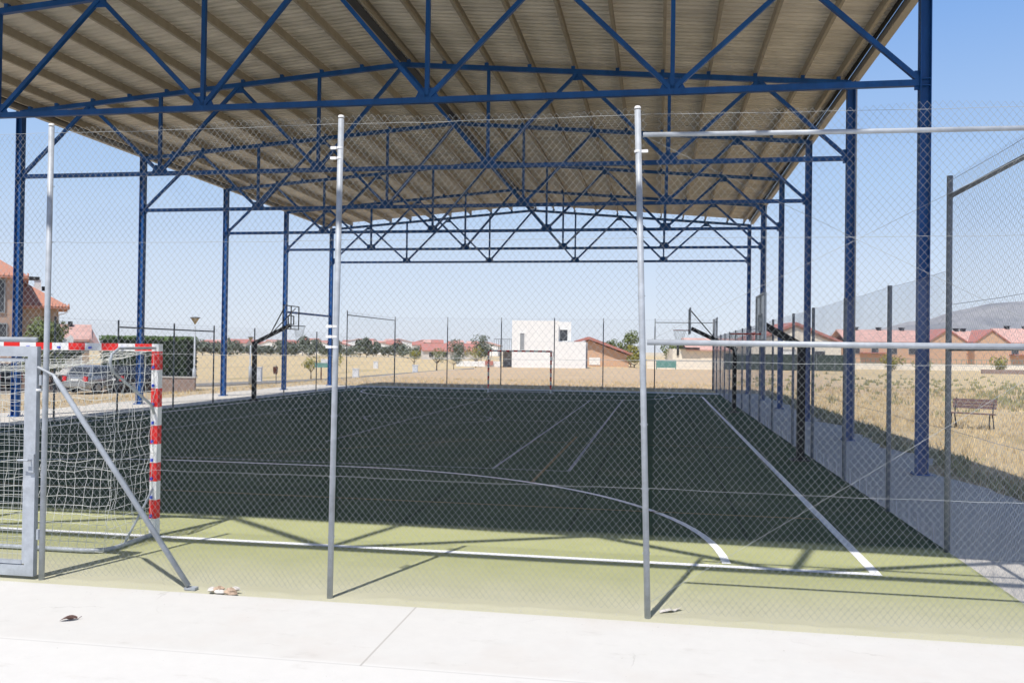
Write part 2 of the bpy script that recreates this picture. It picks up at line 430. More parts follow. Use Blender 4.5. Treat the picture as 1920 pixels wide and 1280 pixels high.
strip([(-1.50,15.0),(-1.50,38.2)], .06, .008, ml)
strip([(-12.0,15.0),(-12.0,37.2)], .055, .008, ml)
strip([(-7.2,18.2),(-7.2,37.2)], .05, .008, ml)
strip([(-12.0,25.4),(-1.5,25.4)], .06, .008, ml)
ctr = [(-6.8+1.9*math.cos(t), 25.4+1.9*math.sin(t)) for t in np.linspace(0, 2*PI, 40)]
strip(ctr, .05, .010, ml)
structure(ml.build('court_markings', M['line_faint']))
ml = MB()
strip([(-1.93,13.5),(-1.93,21.0)], .06, .012, ml)
strip([(-12.5,11.5),(2.0,11.4)], .05, .012, ml)
strip([(-13,19.6),(1.9,19.6)], .05, .012, ml)
strip([(-9.3,13.9),(-4.2,19.4)], .05, .014, ml)
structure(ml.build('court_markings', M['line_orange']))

# mountain range
def mountain():
    prof = [(-3000,-40),(300,-40),(624,-4),(800,18),(954,46),(1060,60),(1174,86),(1270,95),(1357,118),(1440,128),(1504,152),(1580,168),(1632,181),(1700,190),(1760,195),(1850,196),(1950,186),(2091,176),(2500,190),(3200,120),(4200,60)]
    mb = MB(); vs = []
    lats = np.linspace(200, 4200, 260); rows = 26
    for r in range(rows):
        t = r/(rows-1)
        for la in lats:
            h = np.interp(la, [p[0] for p in prof], [p[1] for p in prof])
            D = 2300 + 1100*t
            k = sstep(min(1, t/.72)) if t < .72 else 1-.5*(t-.72)/.28
            # ridge at t=.72 => D ~ 3092; scale lateral so that the skyline keeps its bearing
            ll = la*D/3000
            nz = noise.fractal(Vector((ll*.004, D*.004, 0)), 1, 2, 6)
            z = -30 + (h+30)*k*3092/3000 + nz*26*k*(1-k)*3 + nz*3
            c = CF(ll, D, z); vs.append(c)
    n = len(lats)
    mb.add(vs, [(j*n+i, j*n+i+1, (j+1)*n+i+1, (j+1)*n+i) for j in range(rows-1) for i in range(n-1)])
    o = mb.build('hills', M['hill'], smooth=True); structure(o)
mountain()

# ------------------------------------------------------------------ canopy
XL, XR = -18.05, 4.53; CX = (XL+XR)/2
TY = [4.95, 10.17] + [16.18 + 6.01*i for i in range(6)]
ZC = 6.83
def ztop(x): return 9.57 - .0806*abs(x-CX)
canopy = thing('sports_canopy', 'large open gabled steel canopy with blue trusses and beige ribbed roof over the court', 'canopy', (CX, 25.0, 0))
def L(x, y, z): return (x-CX, y, z)
# truss prototype in local coordinates (y = 0)
mb = MB()
mb.bar(L(XL+.09,0,ZC), L(XR-.09,0,ZC), .10, .11)
mb.bar(L(XL,0,ztop(XL)), L(CX,0,ztop(CX)), .10, .12); mb.bar(L(CX,0,ztop(CX)), L(XR,0,ztop(XR)), .10, .12)
offs = [0.16] + [1.129*i for i in range(1, 10)] + [11.0]
for s in (-1, 1):
    for d in offs:
        x = CX + s*d
        mb.box(L(x,0,ztop(x)+.085), (.09,.10,.10))
for bx in (CX-6.95, CX-2.32, CX+2.32, CX+6.95):
    mb.add([Vector(L(bx+q[0], q[2], ZC+q[1])) for q in ((-.24,.04,.012),(.24,.04,.012),(.14,.24,.012),(-.14,.24,.012),(-.24,.04,-.012),(.24,.04,-.012),(.14,.24,-.012),(-.14,.24,-.012))], [(0,1,2,3),(7,6,5,4),(0,4,5,1),(1,5,6,2),(2,6,7,3),(3,7,4,0)])
for bx in (CX-9.12, CX-4.63, CX+4.63, CX+9.12):
    mb.box(L(bx,0,ztop(bx)-.13), (.26,.022,.16))
for s_ in (-1, 1):
    xx = XL+.12 if s_ < 0 else XR-.12
    mb.box(L(xx,0,ZC+.05), (.10,.024,.34))
truss0 = None
def make_truss(y):
    global truss0
    if truss0 is None:
        t = mb.build('truss', M['blue'], canopy, (0, y-25, 0))
        bn = [CX-6.95, CX-2.32, CX+2.32, CX+6.95]; tn = [CX-9.12, CX-4.63, CX, CX+4.63, CX+9.12]
        dg = [((XL+.09, ZC+.05), tn[0])]
        for i in range(4): dg += [((bn[i], ZC+.03), tn[i]), ((bn[i], ZC+.03), tn[i+1])]
        dg += [((XR-.09, ZC+.05), tn[4])]
        for (bx, bz), tx in dg:
            m2 = MB(); m2.bar(L(bx,0,bz), L(tx,0,ztop(tx)-.03), .085, .085); m2.build('diagonal', M['blue'], t)
        for bx in bn:
            m2 = MB(); m2.bar(L(bx,0,ZC+.03), L(bx,0,ztop(bx)-.03), .08, .085); m2.build('vertical', M['blue'], t)
        truss0 = t; return t
    return dup(truss0, canopy, (0, y-25, 0))
for y in TY: make_truss(y)
# columns: H sections
col0 = None
for y in TY:
    for x in (XL, XR):
        if col0 is None:
            m2 = MB(); h = ztop(XR)+.04
            for s in (-1,1): m2.box((s*.085,0,h/2+.005), (.014,.18,h-.01))
            m2.box((0,0,h/2+.005), (.156,.012,h-.01))
            m2.box((0,0,ZC-.06), (.156,.17,.012)); m2.box((0,0,ZC+.06), (.156,.17,.012))
            col0 = m2.build('column', M['blue'], canopy, (x-CX, y-25, 0))
            m3 = MB(); m3.box((0,0,.012), (.30,.30,.024))
            for a in (-1,1):
                for b in (-1,1): m3.tube([(a*.12,b*.12,.02),(a*.12,b*.12,.055)], .012, 6)
            m3.build('base_plate', M['blue'], col0)
        else: dup(col0, canopy, (x-CX, y-25, 0))
# purlins: C sections along the length
Y0, Y1 = 4.85, 46.5
pur0 = None
for s in (-1, 1):
    for d in offs:
        x = CX + s*d; z = ztop(x)+.135
        if pur0 is None:
            m2 = MB(); a, b = Y0-25, Y1-25
            m2.box((0,(a+b)/2,.10), (.004,b-a,.20)); m2.box((.033,(a+b)/2,.002), (.062,b-a,.004)); m2.box((.033,(a+b)/2,.199), (.062,b-a,.004))
            m2.box((.063,(a+b)/2,.012), (.004,b-a,.018))
            pur0 = m2.build('purlin', M['purlin'], canopy, (x-CX, 0, z))
        else:
            o = pur0.copy(); COL.objects.link(o); o.location = (x-CX, 0, z)
            if s < 0: o.rotation_euler.z = PI
            if s < 0: o.location.y = (Y0+Y1)-50
# corrugated sheet
def sheet(s):
    p = .22; prof = [(0,0),(.08,0),(.10,.05),(.20,.05)]
    n = int((Y1-Y0)/p)+1; vs = []; fs = []
    xe = 11.38
    for k in range(n):
        for dy, dz in prof:
            y = Y0-25 + k*p + dy
            z0 = 9.57+.345; z1 = 9.57-.0806*xe+.345
            vs += [(s*.02, y, z0+dz), (s*xe, y, z1+dz)]
    m = len(vs)//2
    return MB().add(vs, [(2*i, 2*i+1, 2*i+3, 2*i+2) for i in range(m-1)])
for s in (-1, 1): sheet(s).build('roof_sheet', M['sheet'], canopy)
m2 = MB()
m2.box((0,(Y0+Y1)/2-25,9.57+.13), (.24,Y1-Y0,.012)); m2.build('ridge_flashing', M['ridge'], canopy)
for s in (-1, 1):
    m2 = MB(); yc = (Y0+Y1)/2-25; ln_ = Y1-Y0
    x = s*11.44; z = 9.57-.0806*11.4+.10
    m2.box((x, yc, z), (.15,ln_,.012)); m2.box((x-s*.075, yc, z+.09), (.008,ln_,.19)); m2.box((x+s*.075, yc, z+.10), (.008,ln_,.21))
    m2.build('gutter', M['gutter'], canopy)
    m2 = MB(); m2.box((s*11.30, yc, 9.57-.0806*11.3+.285), (.02,ln_,.14)); m2.build('eave_closure', M['ridge'], canopy)
for (x, y) in ((XR+.14, TY[3]), (XR+.14, TY[6]), (XL-.14, TY[3]), (XL-.14,TY[5])):
    m2 = MB(); s = 1 if x > CX else -1
    m2.tube([(x-CX, y-25+.06, .05), (x-CX, y-25+.06, 8.5), (x-CX+s*.02, y-25+.06, 8.72)], .028, 8)
    m2.build('downpipe', M['galv'], canopy, smooth=True)
m2 = MB(); m2.bar((XL-CX,TY[6]-25,3.80), (XL-CX,TY[7]-25,3.82), .08, .10); m2.build('tie_beam', M['blue'], canopy)
m2 = MB()
m2.box((XR-CX-.17, TY[6]-25-.02, 3.25), (.10,.22,.35)); m2.tube([(XR-CX-.2,TY[6]-25,3.2),(XR-CX-.6,TY[6]-25,3.1)], .02, 6)
m2.build('lamp_bracket', M['galv'], canopy)

# ------------------------------------------------------------------ chain link fences
A_ = .0275
def chain_mesh(name, width, height, r, wob=0.0, seed=0, a=A_, skip=None, frill=True, nsides=3):
    """chain link of zig-zag wires in the local xz plane, numpy built"""
    dz = a*1.2; nw = int(width/a); nk = int(height/dz)+1
    ks = np.arange(nk)
    I = np.arange(nw)[:, None]; K = ks[None, :]
    X = (I + ((K+I) % 2))*a
    Z = K*dz + np.zeros_like(X)
    Yo = ((K+I) % 2)*0.0024 - .0012 + 0*X
    X = X.astype(float); Z = Z.astype(float); Yo = Yo.astype(float)
    if wob:
        rs = np.random.RandomState(seed); ph = rs.rand(12)*6.28
        Yo = Yo + wob*(np.sin(X*1.7+ph[0])*np.sin(Z*2.1+ph[1]) + .5*np.sin(X*4.3+ph[2]+Z*1.2) + .3*np.sin(X*9+ph[3])*np.cos(Z*5))
        Z = Z + wob*.5*(np.sin(X*2.3+ph[4]) + .5*np.sin(X*6.1+ph[5]))*(.3+Z/height)
        X = X + wob*.35*np.sin(Z*3.1+ph[6]+X)
        # the bottom selvage is bent about
        low = np.clip(1-Z/.25, 0, 1)
        Yo = Yo + low*.03*np.sin(X*13+ph[7])*np.sin(X*3.3)
    ang = np.arange(nsides)*2*np.pi/nsides
    vs = np.zeros((nw, nk, nsides, 3))
    vs[..., 0] = X[..., None] + r*np.cos(ang); vs[..., 1] = Yo[..., None] + r*np.sin(ang); vs[..., 2] = Z[..., None]
    idx = np.arange(nw*nk*nsides).reshape(nw, nk, nsides)
    a0 = idx[:, :-1, :]; a1 = np.roll(idx, -1, axis=2)[:, :-1, :]; b0 = idx[:, 1:, :]; b1 = np.roll(idx, -1, axis=2)[:, 1:, :]
    q = np.stack([a0, a1, b1, b0], axis=-1).reshape(-1, 4)
    me = bpy.data.meshes.new(name)
    me.vertices.add(vs.size//3); me.vertices.foreach_set('co', vs.reshape(-1).astype(np.float32))
    me.loops.add(q.size); me.loops.foreach_set('vertex_index', q.reshape(-1).astype(np.int32))
    me.polygons.add(len(q)); me.polygons.foreach_set('loop_start', (np.arange(len(q))*4).astype(np.int32))
    me.polygons.foreach_set('loop_total', np.full(len(q), 4, np.int32))
    me.update(calc_edges=True)
    return me
def post_mb(h, r=.03, lean=(0,0)):
    m = MB(); m.tube([(0,0,-.05),(lean[0]*.5,lean[1]*.5,h*.5),(lean[0],lean[1],h-.03)], r, 14)
    return m
def cap_mb(h, r, lean): 
    m = MB(); m.lathe([(r+.0008,-.02),(r+.001,-.008),(r*.8,0.0),(0.001,.004)], (lean[0],lean[1],h), 14); return m

# ---- near fence
FY = 6.88
near = thing('chain_link_fence', 'near chain link fence of silver posts and wire mesh along the pavement edge', 'fence', (0, FY, 0))
nposts = [(-5.31, 4.0, (.015,0)), (-2.655, 3.99, (.035,0)), (-.06, 3.985, (-.125,0)), (3.02, 4.0, (0,0)), (-8.3, 4.0, (0,0)), (-10.95, 4.0, (0,0)), (-13.6, 4.0, (0,0)), (-16.15, 4.0, (0,0))]
for x, h, le in nposts:
    p = post_mb(h, .0245, le).build('post', M['galv'], near, (x, 0, 0), smooth=True)
    cap_mb(h, .0245, le).build('post_cap', M['white_clip'], p, smooth=True)
bays = [(-5.28, -2.69, .05, 3.93), (-2.62, -.11, .05, 3.93), (-.03, 2.98, .05, 3.90), (-8.26, -5.36, 2.12, 1.84), (-10.9,-8.34,.05,3.9), (-13.55,-11,.05,3.9), (-16.1,-13.65,.05,3.9)]
for i, (x0, x1, z0, h) in enumerate(bays):
    me = chain_mesh('mesh_panel', x1-x0, h, .0013, .02, i)
    me.materials.append(M['wire']); link('mesh_panel', me, near, (x0, .034, z0))
for x, h, le in nposts[:4]:
    for z in (.5, 1.0, 1.5, 2.0, 2.5, 2.96, 3.45):
        k = z/h; m2 = MB(); pts = [(x+le[0]*k+.030*math.cos(t), .004+.034*math.sin(t), z+.004*math.sin(3*t)) for t in np.linspace(-.6, 3.9, 12)]
        m2.tube(pts, .0022, 5); m2.build('wire_tie', M['galv'], near)
def rail(parent, p, q, r, m=None, name='rail'):
    p = Vector(p); q = Vector(q); mid = (p+q)/2
    mm = MB(); mm.tube([p, mid + Vector((0,0,-.004)), q], r, 12); return mm.build(name, m or M['galv'], parent, smooth=True)
rail(near, (-.14,0,3.76), (2.99,0,3.73), .019); rail(near, (-.09,0,2.14), (2.99,0,2.14), .0225)
rail(near, (-8.28,0,2.1), (-5.4,0,2.1), .022)
def wire(parent, p, q, r=.0015, sag=.0, n=14, name='tension_wire', m=None, seed=0):
    p = Vector(p); q = Vector(q); rr = random.Random(seed)
    pts = []
    for i in range(n+1):
        t = i/n; v = p.lerp(q, t); v.z -= sag*4*t*(1-t); 
        if 0 < i < n: v.z += rr.uniform(-1,1)*.004; v.y += rr.uniform(-1,1)*.004
        pts.append(v)
    mm = MB(); mm.tube(pts, r, 5); return mm.build(name, m or M['wire'], parent)
for k, z in enumerate((1.0, 2.0, 2.96, 3.93)):
    for (a, b) in ((-5.35,-2.66), (-2.64,-.08), (-.06,3.0)):
        wire(near, (a,.034,z), (b,.034,z-(.03 if b > 2 and z > 3 else 0)), .0016, .01, seed=k)
for (a, b) in ((-8.28,-5.38),): 
    for z in (2.96, 3.93): wire(near, (a,.034,z), (b,.034,z), .0016, .01)
wire(near, (-.04,.03,.12), (2.98,.03,2.12), .0015, .01, name='brace_wire'); wire(near, (-.06,.03,2.16), (2.98,.03,3.72), .0014, .01, name='brace_wire')
wire(near, (-.1,.03,3.74), (2.98,.03,2.17), .0014, .01, name='brace_wire')
# inclined strut with a flattened upper end
m2 = MB(); m2.tube([(-5.20,-.045,1.80),(-5.17,-.045,1.755),(-5.12,-.04,1.69),(-3.90,-.03,.035)], .03, 12, radii=[.010,.020,.0235,.0235]); m2.build('strut', M['galv'], near, smooth=True)
m2 = MB(); m2.box((-3.88,-.02,.015), (.10,.06,.02)); m2.tube([(-5.36,-.03,1.86),(-5.19,-.045,1.79)], .012, 6); m2.build('strut_foot', M['galv'], near)
for x, z, s in ((-2.655+.03,3.72,-1), (-2.655+.028,3.635,-1), (-2.655+.015,2.24,-1), (-2.655+.015,2.155,-1), (-2.655+.015,2.07,-1), (-.06-.12,3.63,1), (-5.37,1.66,-1)):
    m2 = MB(); m2.tube([(x-.034,0,z-.01),(x-.034,0,z+.01)], .0345, 12) if False else m2.tube([(x,0,z-.009),(x,0,z+.009)], .0275, 14); m2.box((x+s*.055,-.004,z), (.05,.02,.022))
    m2.build('clamp', M['white_clip'], near)

# ---- gate
gate = thing('metal_gate', 'galvanised swing gate of square tube with welded wire infill beside the striped goal', 'gate', (-5.375, FY, 0))
m2 = MB()
gx0, gx1 = -2.66, .0
m2.box((gx1-.045,0,1.035), (.09,.05,2.01)); m2.box((gx0+.045,0,1.035), (.09,.05,2.01))
m2.box(((gx0+gx1)/2,0,1.995), (gx1-gx0-.18,.05,.09)); m2.box(((gx0+gx1)/2,0,.075), (gx1-gx0-.18,.05,.09))
m2.build('gate_frame', M['galv'], gate)
m2 = MB()
for x in (gx0+.11, gx1-.11): m2.box((x,0.002,1.035), (.03,.03,1.80))
m2.box(((gx0+gx1)/2,0.002,1.92), (gx1-gx0-.26,.03,.03)); m2.box(((gx0+gx1)/2,0.002,.145), (gx1-gx0-.26,.03,.03))
m2.build('inner_frame', M['galv'], gate)
m2 = MB()
for k in range(int((gx1-gx0-.26)/.05)): 
    x = gx0+.13+k*.05; m2.tube([(x,.004,.16),(x,.004,1.905)], .0018, 4, caps=False)
for k in range(36): z = .165+k*.05; m2.tube([(gx0+.125,0,z),(gx1-.125,0,z)], .0018, 4, caps=False)
m2.build('wire_infill', M['wire'], gate)
m2 = MB(); m2.box((-.02,-.035,1.02), (.05,.03,.16)); m2.tube([(-.02,-.05,1.05),(-.02,-.09,1.05),(-.12,-.09,1.05)], .009, 8); m2.build('handle', M['galv'], gate, smooth=False)
for z in (.35, 1.7):
    m2 = MB(); m2.tube([(.03,-.01,z),(.03,-.01,z+.09)], .014, 8); m2.build('hinge', M['galv'], gate)

# ---- side and far fences
mesh3 = chain_mesh('mesh_panel', 2.98, 2.93, .0008, .006, 21); mesh3.materials.append(M['wire_far'])
mesh4 = chain_mesh('mesh_panel', 2.98, 3.9, .0008, .006, 22); mesh4.materials.append(M['wire_far'])
mesh3l = chain_mesh('mesh_panel', 2.98, 2.68, .0008, .006, 23); mesh3l.materials.append(M['wire_far'])
def side_fence(label, p0, p1, heights, rails, lab_m, postm, r=.026, m3=mesh3):
    """runs from p0 to p1; heights = list of (distance, post height)"""
    p0 = Vector((*p0, 0)); p1 = Vector((*p1, 0)); d = (p1-p0); Ln = d.length; ang = math.atan2(d.y, d.x)
    root = thing('chain_link_fence', label, 'fence', p0, ang)
    pm = {}
    for s, h in heights:
        if h not in pm:
            pm[h] = post_mb(h, r).build('post', postm, root, (s,0,0), smooth=True)
        else:
            o = pm[h].copy(); COL.objects.link(o); o.location = (s,0,0)
    for (s0, h0), (s1, h1) in zip(heights[:-1], heights[1:]):
        w_ = s1-s0; tall = min(h0, h1) > 3.5
        o = link('mesh_panel', mesh4 if tall else m3, root, (s0+.02, .03, .04))
        o.scale.x = (w_-.04)/2.98
        for z in ((1.3, min(h0,h1)-.06) if not tall else (1.3, 2.6, 3.9)):
            m = MB(); m.tube([(s0,.03,z),((s0+s1)/2,.03,z-.012),(s1,.03,z)], .0025, 4, caps=False); m.build('tension_wire', M['wire_far'], root)
    for s0, s1, z in rails:
        m = MB(); m.tube([(s0,0,z),(s1,0,z)], .024, 10); m.build('rail', postm, root, smooth=True)
    return root
hr = [(2.98, 4.0)] + [(2.98+s, 3.02) for s in (2.4, 5.2, 8.2, 10.8, 14.4, 17.4, 20.2, 23.1, 26.0, 28.9, 31.7, 34.5)] + [(40.3, 4.0), (42.9, 4.0)]
rf = side_fence('right hand chain link fence running away beside the concrete apron', (3.02, FY), (3.02, 49.8), [(0.0,4.0)]+hr, [(0.02,2.98,3.75),(0.02,2.98,2.14),(40.3,42.9,3.75)], None, M['galv_dark'], .03)
# bottom half of post seen against the dark court
hl = [(0.0, 4.0), (2.9, 4.0)] + [(s, 2.84) for s in (5.6, 8.4, 11.3, 14.1, 16.8, 19.75, 22.3, 25.4, 28.1, 31.5)] + [(35.3, 4.0), (43.0, 4.0)]
side_fence('left hand low chain link fence between the court and the blue columns', (-16.15, FY), (-15.45, 49.8), hl, [(16.8,22.3,2.6),(35.3,43.0,3.75)], None, M['galv_dark'], .026, mesh3l)
Wd = 18.4
hf = [(s, 4.0) for s in (0, 3.19, 6.4, 9.5, 12.3, 15.2, 18.4)]
side_fence('far chain link fence closing the end of the court in front of the fields', (-15.42, 49.84), (2.98, 49.84), hf, [(15.2,Wd,3.75)], None, M['galv_dark'], .03)

# ------------------------------------------------------------------ goals
def goal_parts(root, sgn, net=True):
    """local: goal opening along x (0..-3), y = sgn * depth direction (net side)"""
    def stripes(mb, length, fn, first_red):
        k = 0; a = 0.0
        while a < length-1e-6:
            b = min(a+.2, length); mb.m = 1 if (k + (0 if first_red else 1)) % 2 == 0 else 0
            fn(a, b); a = b; k += 1
    post_names = []
    for x in (.04, -3.04):
        mb = MB()
        stripes(mb, 2.08, lambda a, b, x=x: mb.box((x,0,(a+b)/2), (.08,.08,b-a)), False)
        p = mb.build('goal_post', [M['white_paint'], M['red_paint']], root)
        post_names.append(p)
    mb = MB()
    stripes(mb, 3.0, lambda a, b: mb.box((-(a+b)/2,0,2.04), (b-a,.08,.08)), True)
    bar_ = mb.build('crossbar', [M['white_paint'], M['red_paint']], root)
    for x in (.04, -3.04):
        mb = MB()
        y1 = sgn*.04
        mb.tube([(x,y1,2.035),(x,sgn*.68,2.03),(x,sgn*.80,1.97),(x,sgn*.82,1.88),(x,sgn*.76,1.79),(x,sgn*.10,1.43),(x,y1,1.33)], .014, 8)
        mb.build('net_bracket', M['galv'], root, smooth=True)
        mb = MB(); mb.tube([(x,y1,.52),(x,sgn*.12,.44),(x,sgn*.52,.05)], .012, 8); mb.build('ground_brace', M['galv'], root, smooth=True)
    mb = MB()
    pts = [(.04,sgn*.04,.03),(.04,sgn*.62,.03)]
    for t in np.linspace(0, PI/2, 6): pts.append((.04-.22+.22*math.cos(t), sgn*(.66+.20*math.sin(t)), .03))
    for t in np.linspace(PI/2, PI, 6): pts.append((-3.04+.22+.22*math.cos(t), sgn*(.66+.20*math.sin(t)), .03))
    pts += [(-3.04,sgn*.62,.03),(-3.04,sgn*.04,.03)]
    mb.tube(pts, .022, 10); mb.build('ground_bar', M['galv'], root, smooth=True)
    return post_names, bar_
goal = thing('handball_goal', 'red and white striped goal with white net standing behind the near fence', 'goal', (-5.40, 8.69, 0), 0, 'handball goals at the ends of the court')
posts_, bar_ = goal_parts(goal, -1)
for p in posts_:
    x = .04 if p is posts_[0] else -3.04
    for k in range(1, 10):
        m2 = MB(); m2.box((x-.012, -.05, k*.2+.03), (.022,.022,.03)); m2.build('net_clip', M['blue_clip'], p)
for k in range(7):
    m2 = MB(); m2.box((-.35-k*.38, -.05, 2.03), (.03,.022,.022)); m2.build('net_clip', M['blue_clip'], bar_)
# net: back curtain + side curtains
def make_net():
    mb = MB(); rr = random.Random(5)
    W = 3.0; nx = 31
    def back(u, v):
        """u 0..1 across, v 0..1 from crossbar over the brackets down to the ground bar"""
        x = .02 - u*3.04
        sagx = math.sin(PI*u)
        if v < .27:
            t = v/.27
            y = -.05 - t*.75; z = 2.0 - .02*t - .16*math.sin(PI*t)*sagx**.5 - .10*t*sagx
        else:
            t = (v-.27)/.73
            y = -.80 + .10*math.sin(PI*t)*(.4+.6*sagx) - .05*t; z = 1.98 - .10*sagx*(1-t) - 1.96*t
            x += .05*math.sin(PI*t)*(1 if u < .5 else -1)*(1-sagx)
        return Vector((x, y, z))
    nv = 30
    P = [[None]*(nv+1) for _ in range(nx+1)]
    for i in range(nx+1):
        for j in range(nv+1):
            p = back(i/nx, j/nv)
            n1 = noise.noise(Vector((i*.35, j*.35, 1.0))); n2 = noise.noise(Vector((i*.5, j*.5, 5.0)))
            k = math.sin(PI*min(1, j/nv*1.0))
            p += Vector((.035*n1*k, .07*n2*k, .05*n1*k)) + Vector((rr.uniform(-1,1), rr.uniform(-1,1), rr.uniform(-1,1)))*.006*k
            P[i][j] = p
    for i in range(nx+1): mb.tube(P[i], .0024, 4, caps=False)
    for j in range(nv+1): mb.tube([P[i][j] for i in range(nx+1)], .0024, 4, caps=False)
    for sx in (0, 1):
        x = .03 if sx == 0 else -3.03
        nu = 8; nz = 20
        Q = [[None]*(nz+1) for _ in range(nu+1)]
        for i in range(nu+1):
            for j in range(nz+1):
                y = -.05 - .76*i/nu; z = 1.96 - 1.92*j/nz
                n1 = noise.noise(Vector((i*.6, j*.4, 9.0+sx)))
                Q[i][j] = Vector((x+.06*n1, y+.02*n1, z+.02*n1))
        for i in range(nu+1): mb.tube(Q[i], .0024, 4, caps=False)
        for j in range(nz+1): mb.tube([Q[i][j] for i in range(nu+1)], .0024, 4, caps=False)
    return mb
make_net().build('net', M['net'], goal, fixn=False)
goal2 = thing('handball_goal', 'small striped goal frame at the far end of the court before the white house', 'goal', (-5.18, 42.0, 0), 0, 'handball goals at the ends of the court')
goal_parts(goal2, 1)

# ------------------------------------------------------------------ basketball hoops
def hoop(label, base, dirx, dz=0.0, reach=1.35, rot=0.0, sheer=False, drop=.14, braces=(-.5,.5)):
    """dirx +1: arm points to +x"""
    g = thing('basketball_hoop', label, 'basketball hoop', (base[0], base[1], 0), rot, 'basketball hoops along the sides of the court')
    s = dirx
    m2 = MB(); m2.box((0,0,1.12), (.14,.14,2.24)); m2.build('pole', M['black_steel'], g)
    m2 = MB(); m2.box((0,0,.012), (.34,.34,.024)); m2.box((0,0,.05),(.22,.22,.05)); m2.build('base_plate', M['black_steel'], g)
    m2 = MB(); m2.bar((-s*.08,0,2.18), (s*reach,0,2.18+.43*reach+dz), .12, .13); m2.build('arm', M['black_steel'], g)
    zt = 2.18+.43*reach+dz; x = s*(reach+.04)
    zb = zt-drop; ztop_ = zb+.88
    m2 = MB()
    for (a, b) in (((-.72,zb),(.72,zb)), ((.72,zb),(.72,ztop_)), ((.72,ztop_),(-.72,ztop_)), ((-.72,ztop_),(-.72,zb)), ((-.25,zb+.18),(.25,zb+.18)), ((.25,zb+.18),(.25,zb+.5)), ((.25,zb+.5),(-.25,zb+.5)), ((-.25,zb+.5),(-.25,zb+.18)), ((0,zb),(0,ztop_))):
        m2.bar((x+s*.02,a[0],a[1]), (x+s*.02,b[0],b[1]), .035, .035)
    m2.build('backboard_frame', M['black_steel'] if sheer else M['galv'], g)
    if not sheer:
        m2 = MB(); m2.box((x,0,(zb+ztop_)/2), (.02,1.5,.90)); m2.build('backboard', M['board'], g)
    for q in braces:
        m2 = MB(); m2.bar((s*reach*.42,0,2.24+.43*reach*.42), (x-s*.02,q,ztop_-.06), .03, .035); m2.build('brace', M['black_steel'], g)
    rz_ = zb+.12; cx = x+s*.36
    m2 = MB(); m2.tube([(cx+.225*math.cos(t), .225*math.sin(t), rz_) for t in np.linspace(0, 2*PI, 25)], .012, 6, caps=False)
    m2.bar((x,.06,rz_),(cx-s*.2,.06,rz_),.02,.03); m2.bar((x,-.06,rz_),(cx-s*.2,-.06,rz_),.02,.03)
    m2.build('rim', M['rim_red'] if not sheer else M['dark'], g)
    m2 = MB()
    for k in range(12):
        for sg in (1, -1):
            pts = []
            for j in range(6):
                t = 2*PI*k/12 + sg*j*.26; r_ = .22-.10*j/5
                pts.append((cx+r_*math.cos(t), r_*math.sin(t), rz_-.42*j/5))
            m2.tube(pts, .003, 3, caps=False)
    m2.build('net', M['net'], g, fixn=False)
    return g
hoop('black post basketball hoop with pale board near the right fence, closest to the camera', (2.74,17.7), -1, .14, .72, drop=.30, braces=())
hoop('far basketball hoop on the right side beyond the second blue column', (2.62,31.4), -1, .10, 1.5, drop=.19, braces=(-.05,.05))
hoop('basketball hoop with see-through framed board on the left side of the court', (-15.3,31.4), 1, .12, 1.4, .0, True)

# ------------------------------------------------------------------ foliage helpers
def leaf_mass(mb, c, rad, n, size, rr, squash=1.0, flat_top=False, hollow=.55):
    c = Vector(c)
    for _ in range(n):
        while True:
            v = Vector((rr.uniform(-1,1), rr.uniform(-1,1), rr.uniform(-1,1)))
            if hollow < v.length <= 1: break
        p = c + Vector((v.x*rad[0], v.y*rad[1], v.z*rad[2]))
        s = size*rr.uniform(.6, 1.4)
        nrm = (v + Vector((rr.uniform(-1,1), rr.uniform(-1,1), rr.uniform(-.6,1)))*.8).normalized()
        a = nrm.orthogonal().normalized(); b = nrm.cross(a)
        t = rr.uniform(0, PI); a, b = a*math.cos(t)+b*math.sin(t), b*math.cos(t)-a*math.sin(t)
        mb.add([p-a*s, p+b*s*.45, p+a*s, p-b*s*.45], [(0,1,2,3)])
def tree(label, name, base, h, w_, leafm, rr, group=None, trunk_frac=.3, n=900, leaf=.16, clumps=9, cat='tree'):
    g = thing(name, label, cat, base, rr.uniform(0, 6), group)
    mb = MB(); th = h*trunk_frac
    mb.tube([(0,0,-.1),(.03*h*.2,0,th*.5),(0,.02*h,th*1.15)], .05, 8, radii=[.035*h,.026*h,.018*h])
    for k in range(4):
        a = k*1.6+rr.random(); mb.tube([(0,0,th*.8),(math.cos(a)*w_*.18,math.sin(a)*w_*.18,th*1.3),(math.cos(a)*w_*.32,math.sin(a)*w_*.32,h*.62)], .03, 6, radii=[.016*h,.011*h,.005*h])
    mb.build('trunk', M['bark'], g, smooth=True)
    mb = MB()
    for k in range(clumps):
        a = rr.uniform(0, 2*PI); rad = w_*.5*rr.uniform(.0, .62); z = h*(trunk_frac+.12) + (h*(1-trunk_frac-.12))*rr.uniform(.12, .82)
        rs = w_*rr.uniform(.2, .32)
        leaf_mass(mb, (rad*math.cos(a), rad*math.sin(a), z), (rs, rs, rs*.78), n//clumps, leaf, rr)
    mb.build('crown', leafm, g, fixn=False)
    if group == 'trees before the far town': g.scale = (rr.uniform(.7,1.35), rr.uniform(.8,1.2), rr.uniform(.6,1.3))
    return g
rr = random.Random(11)

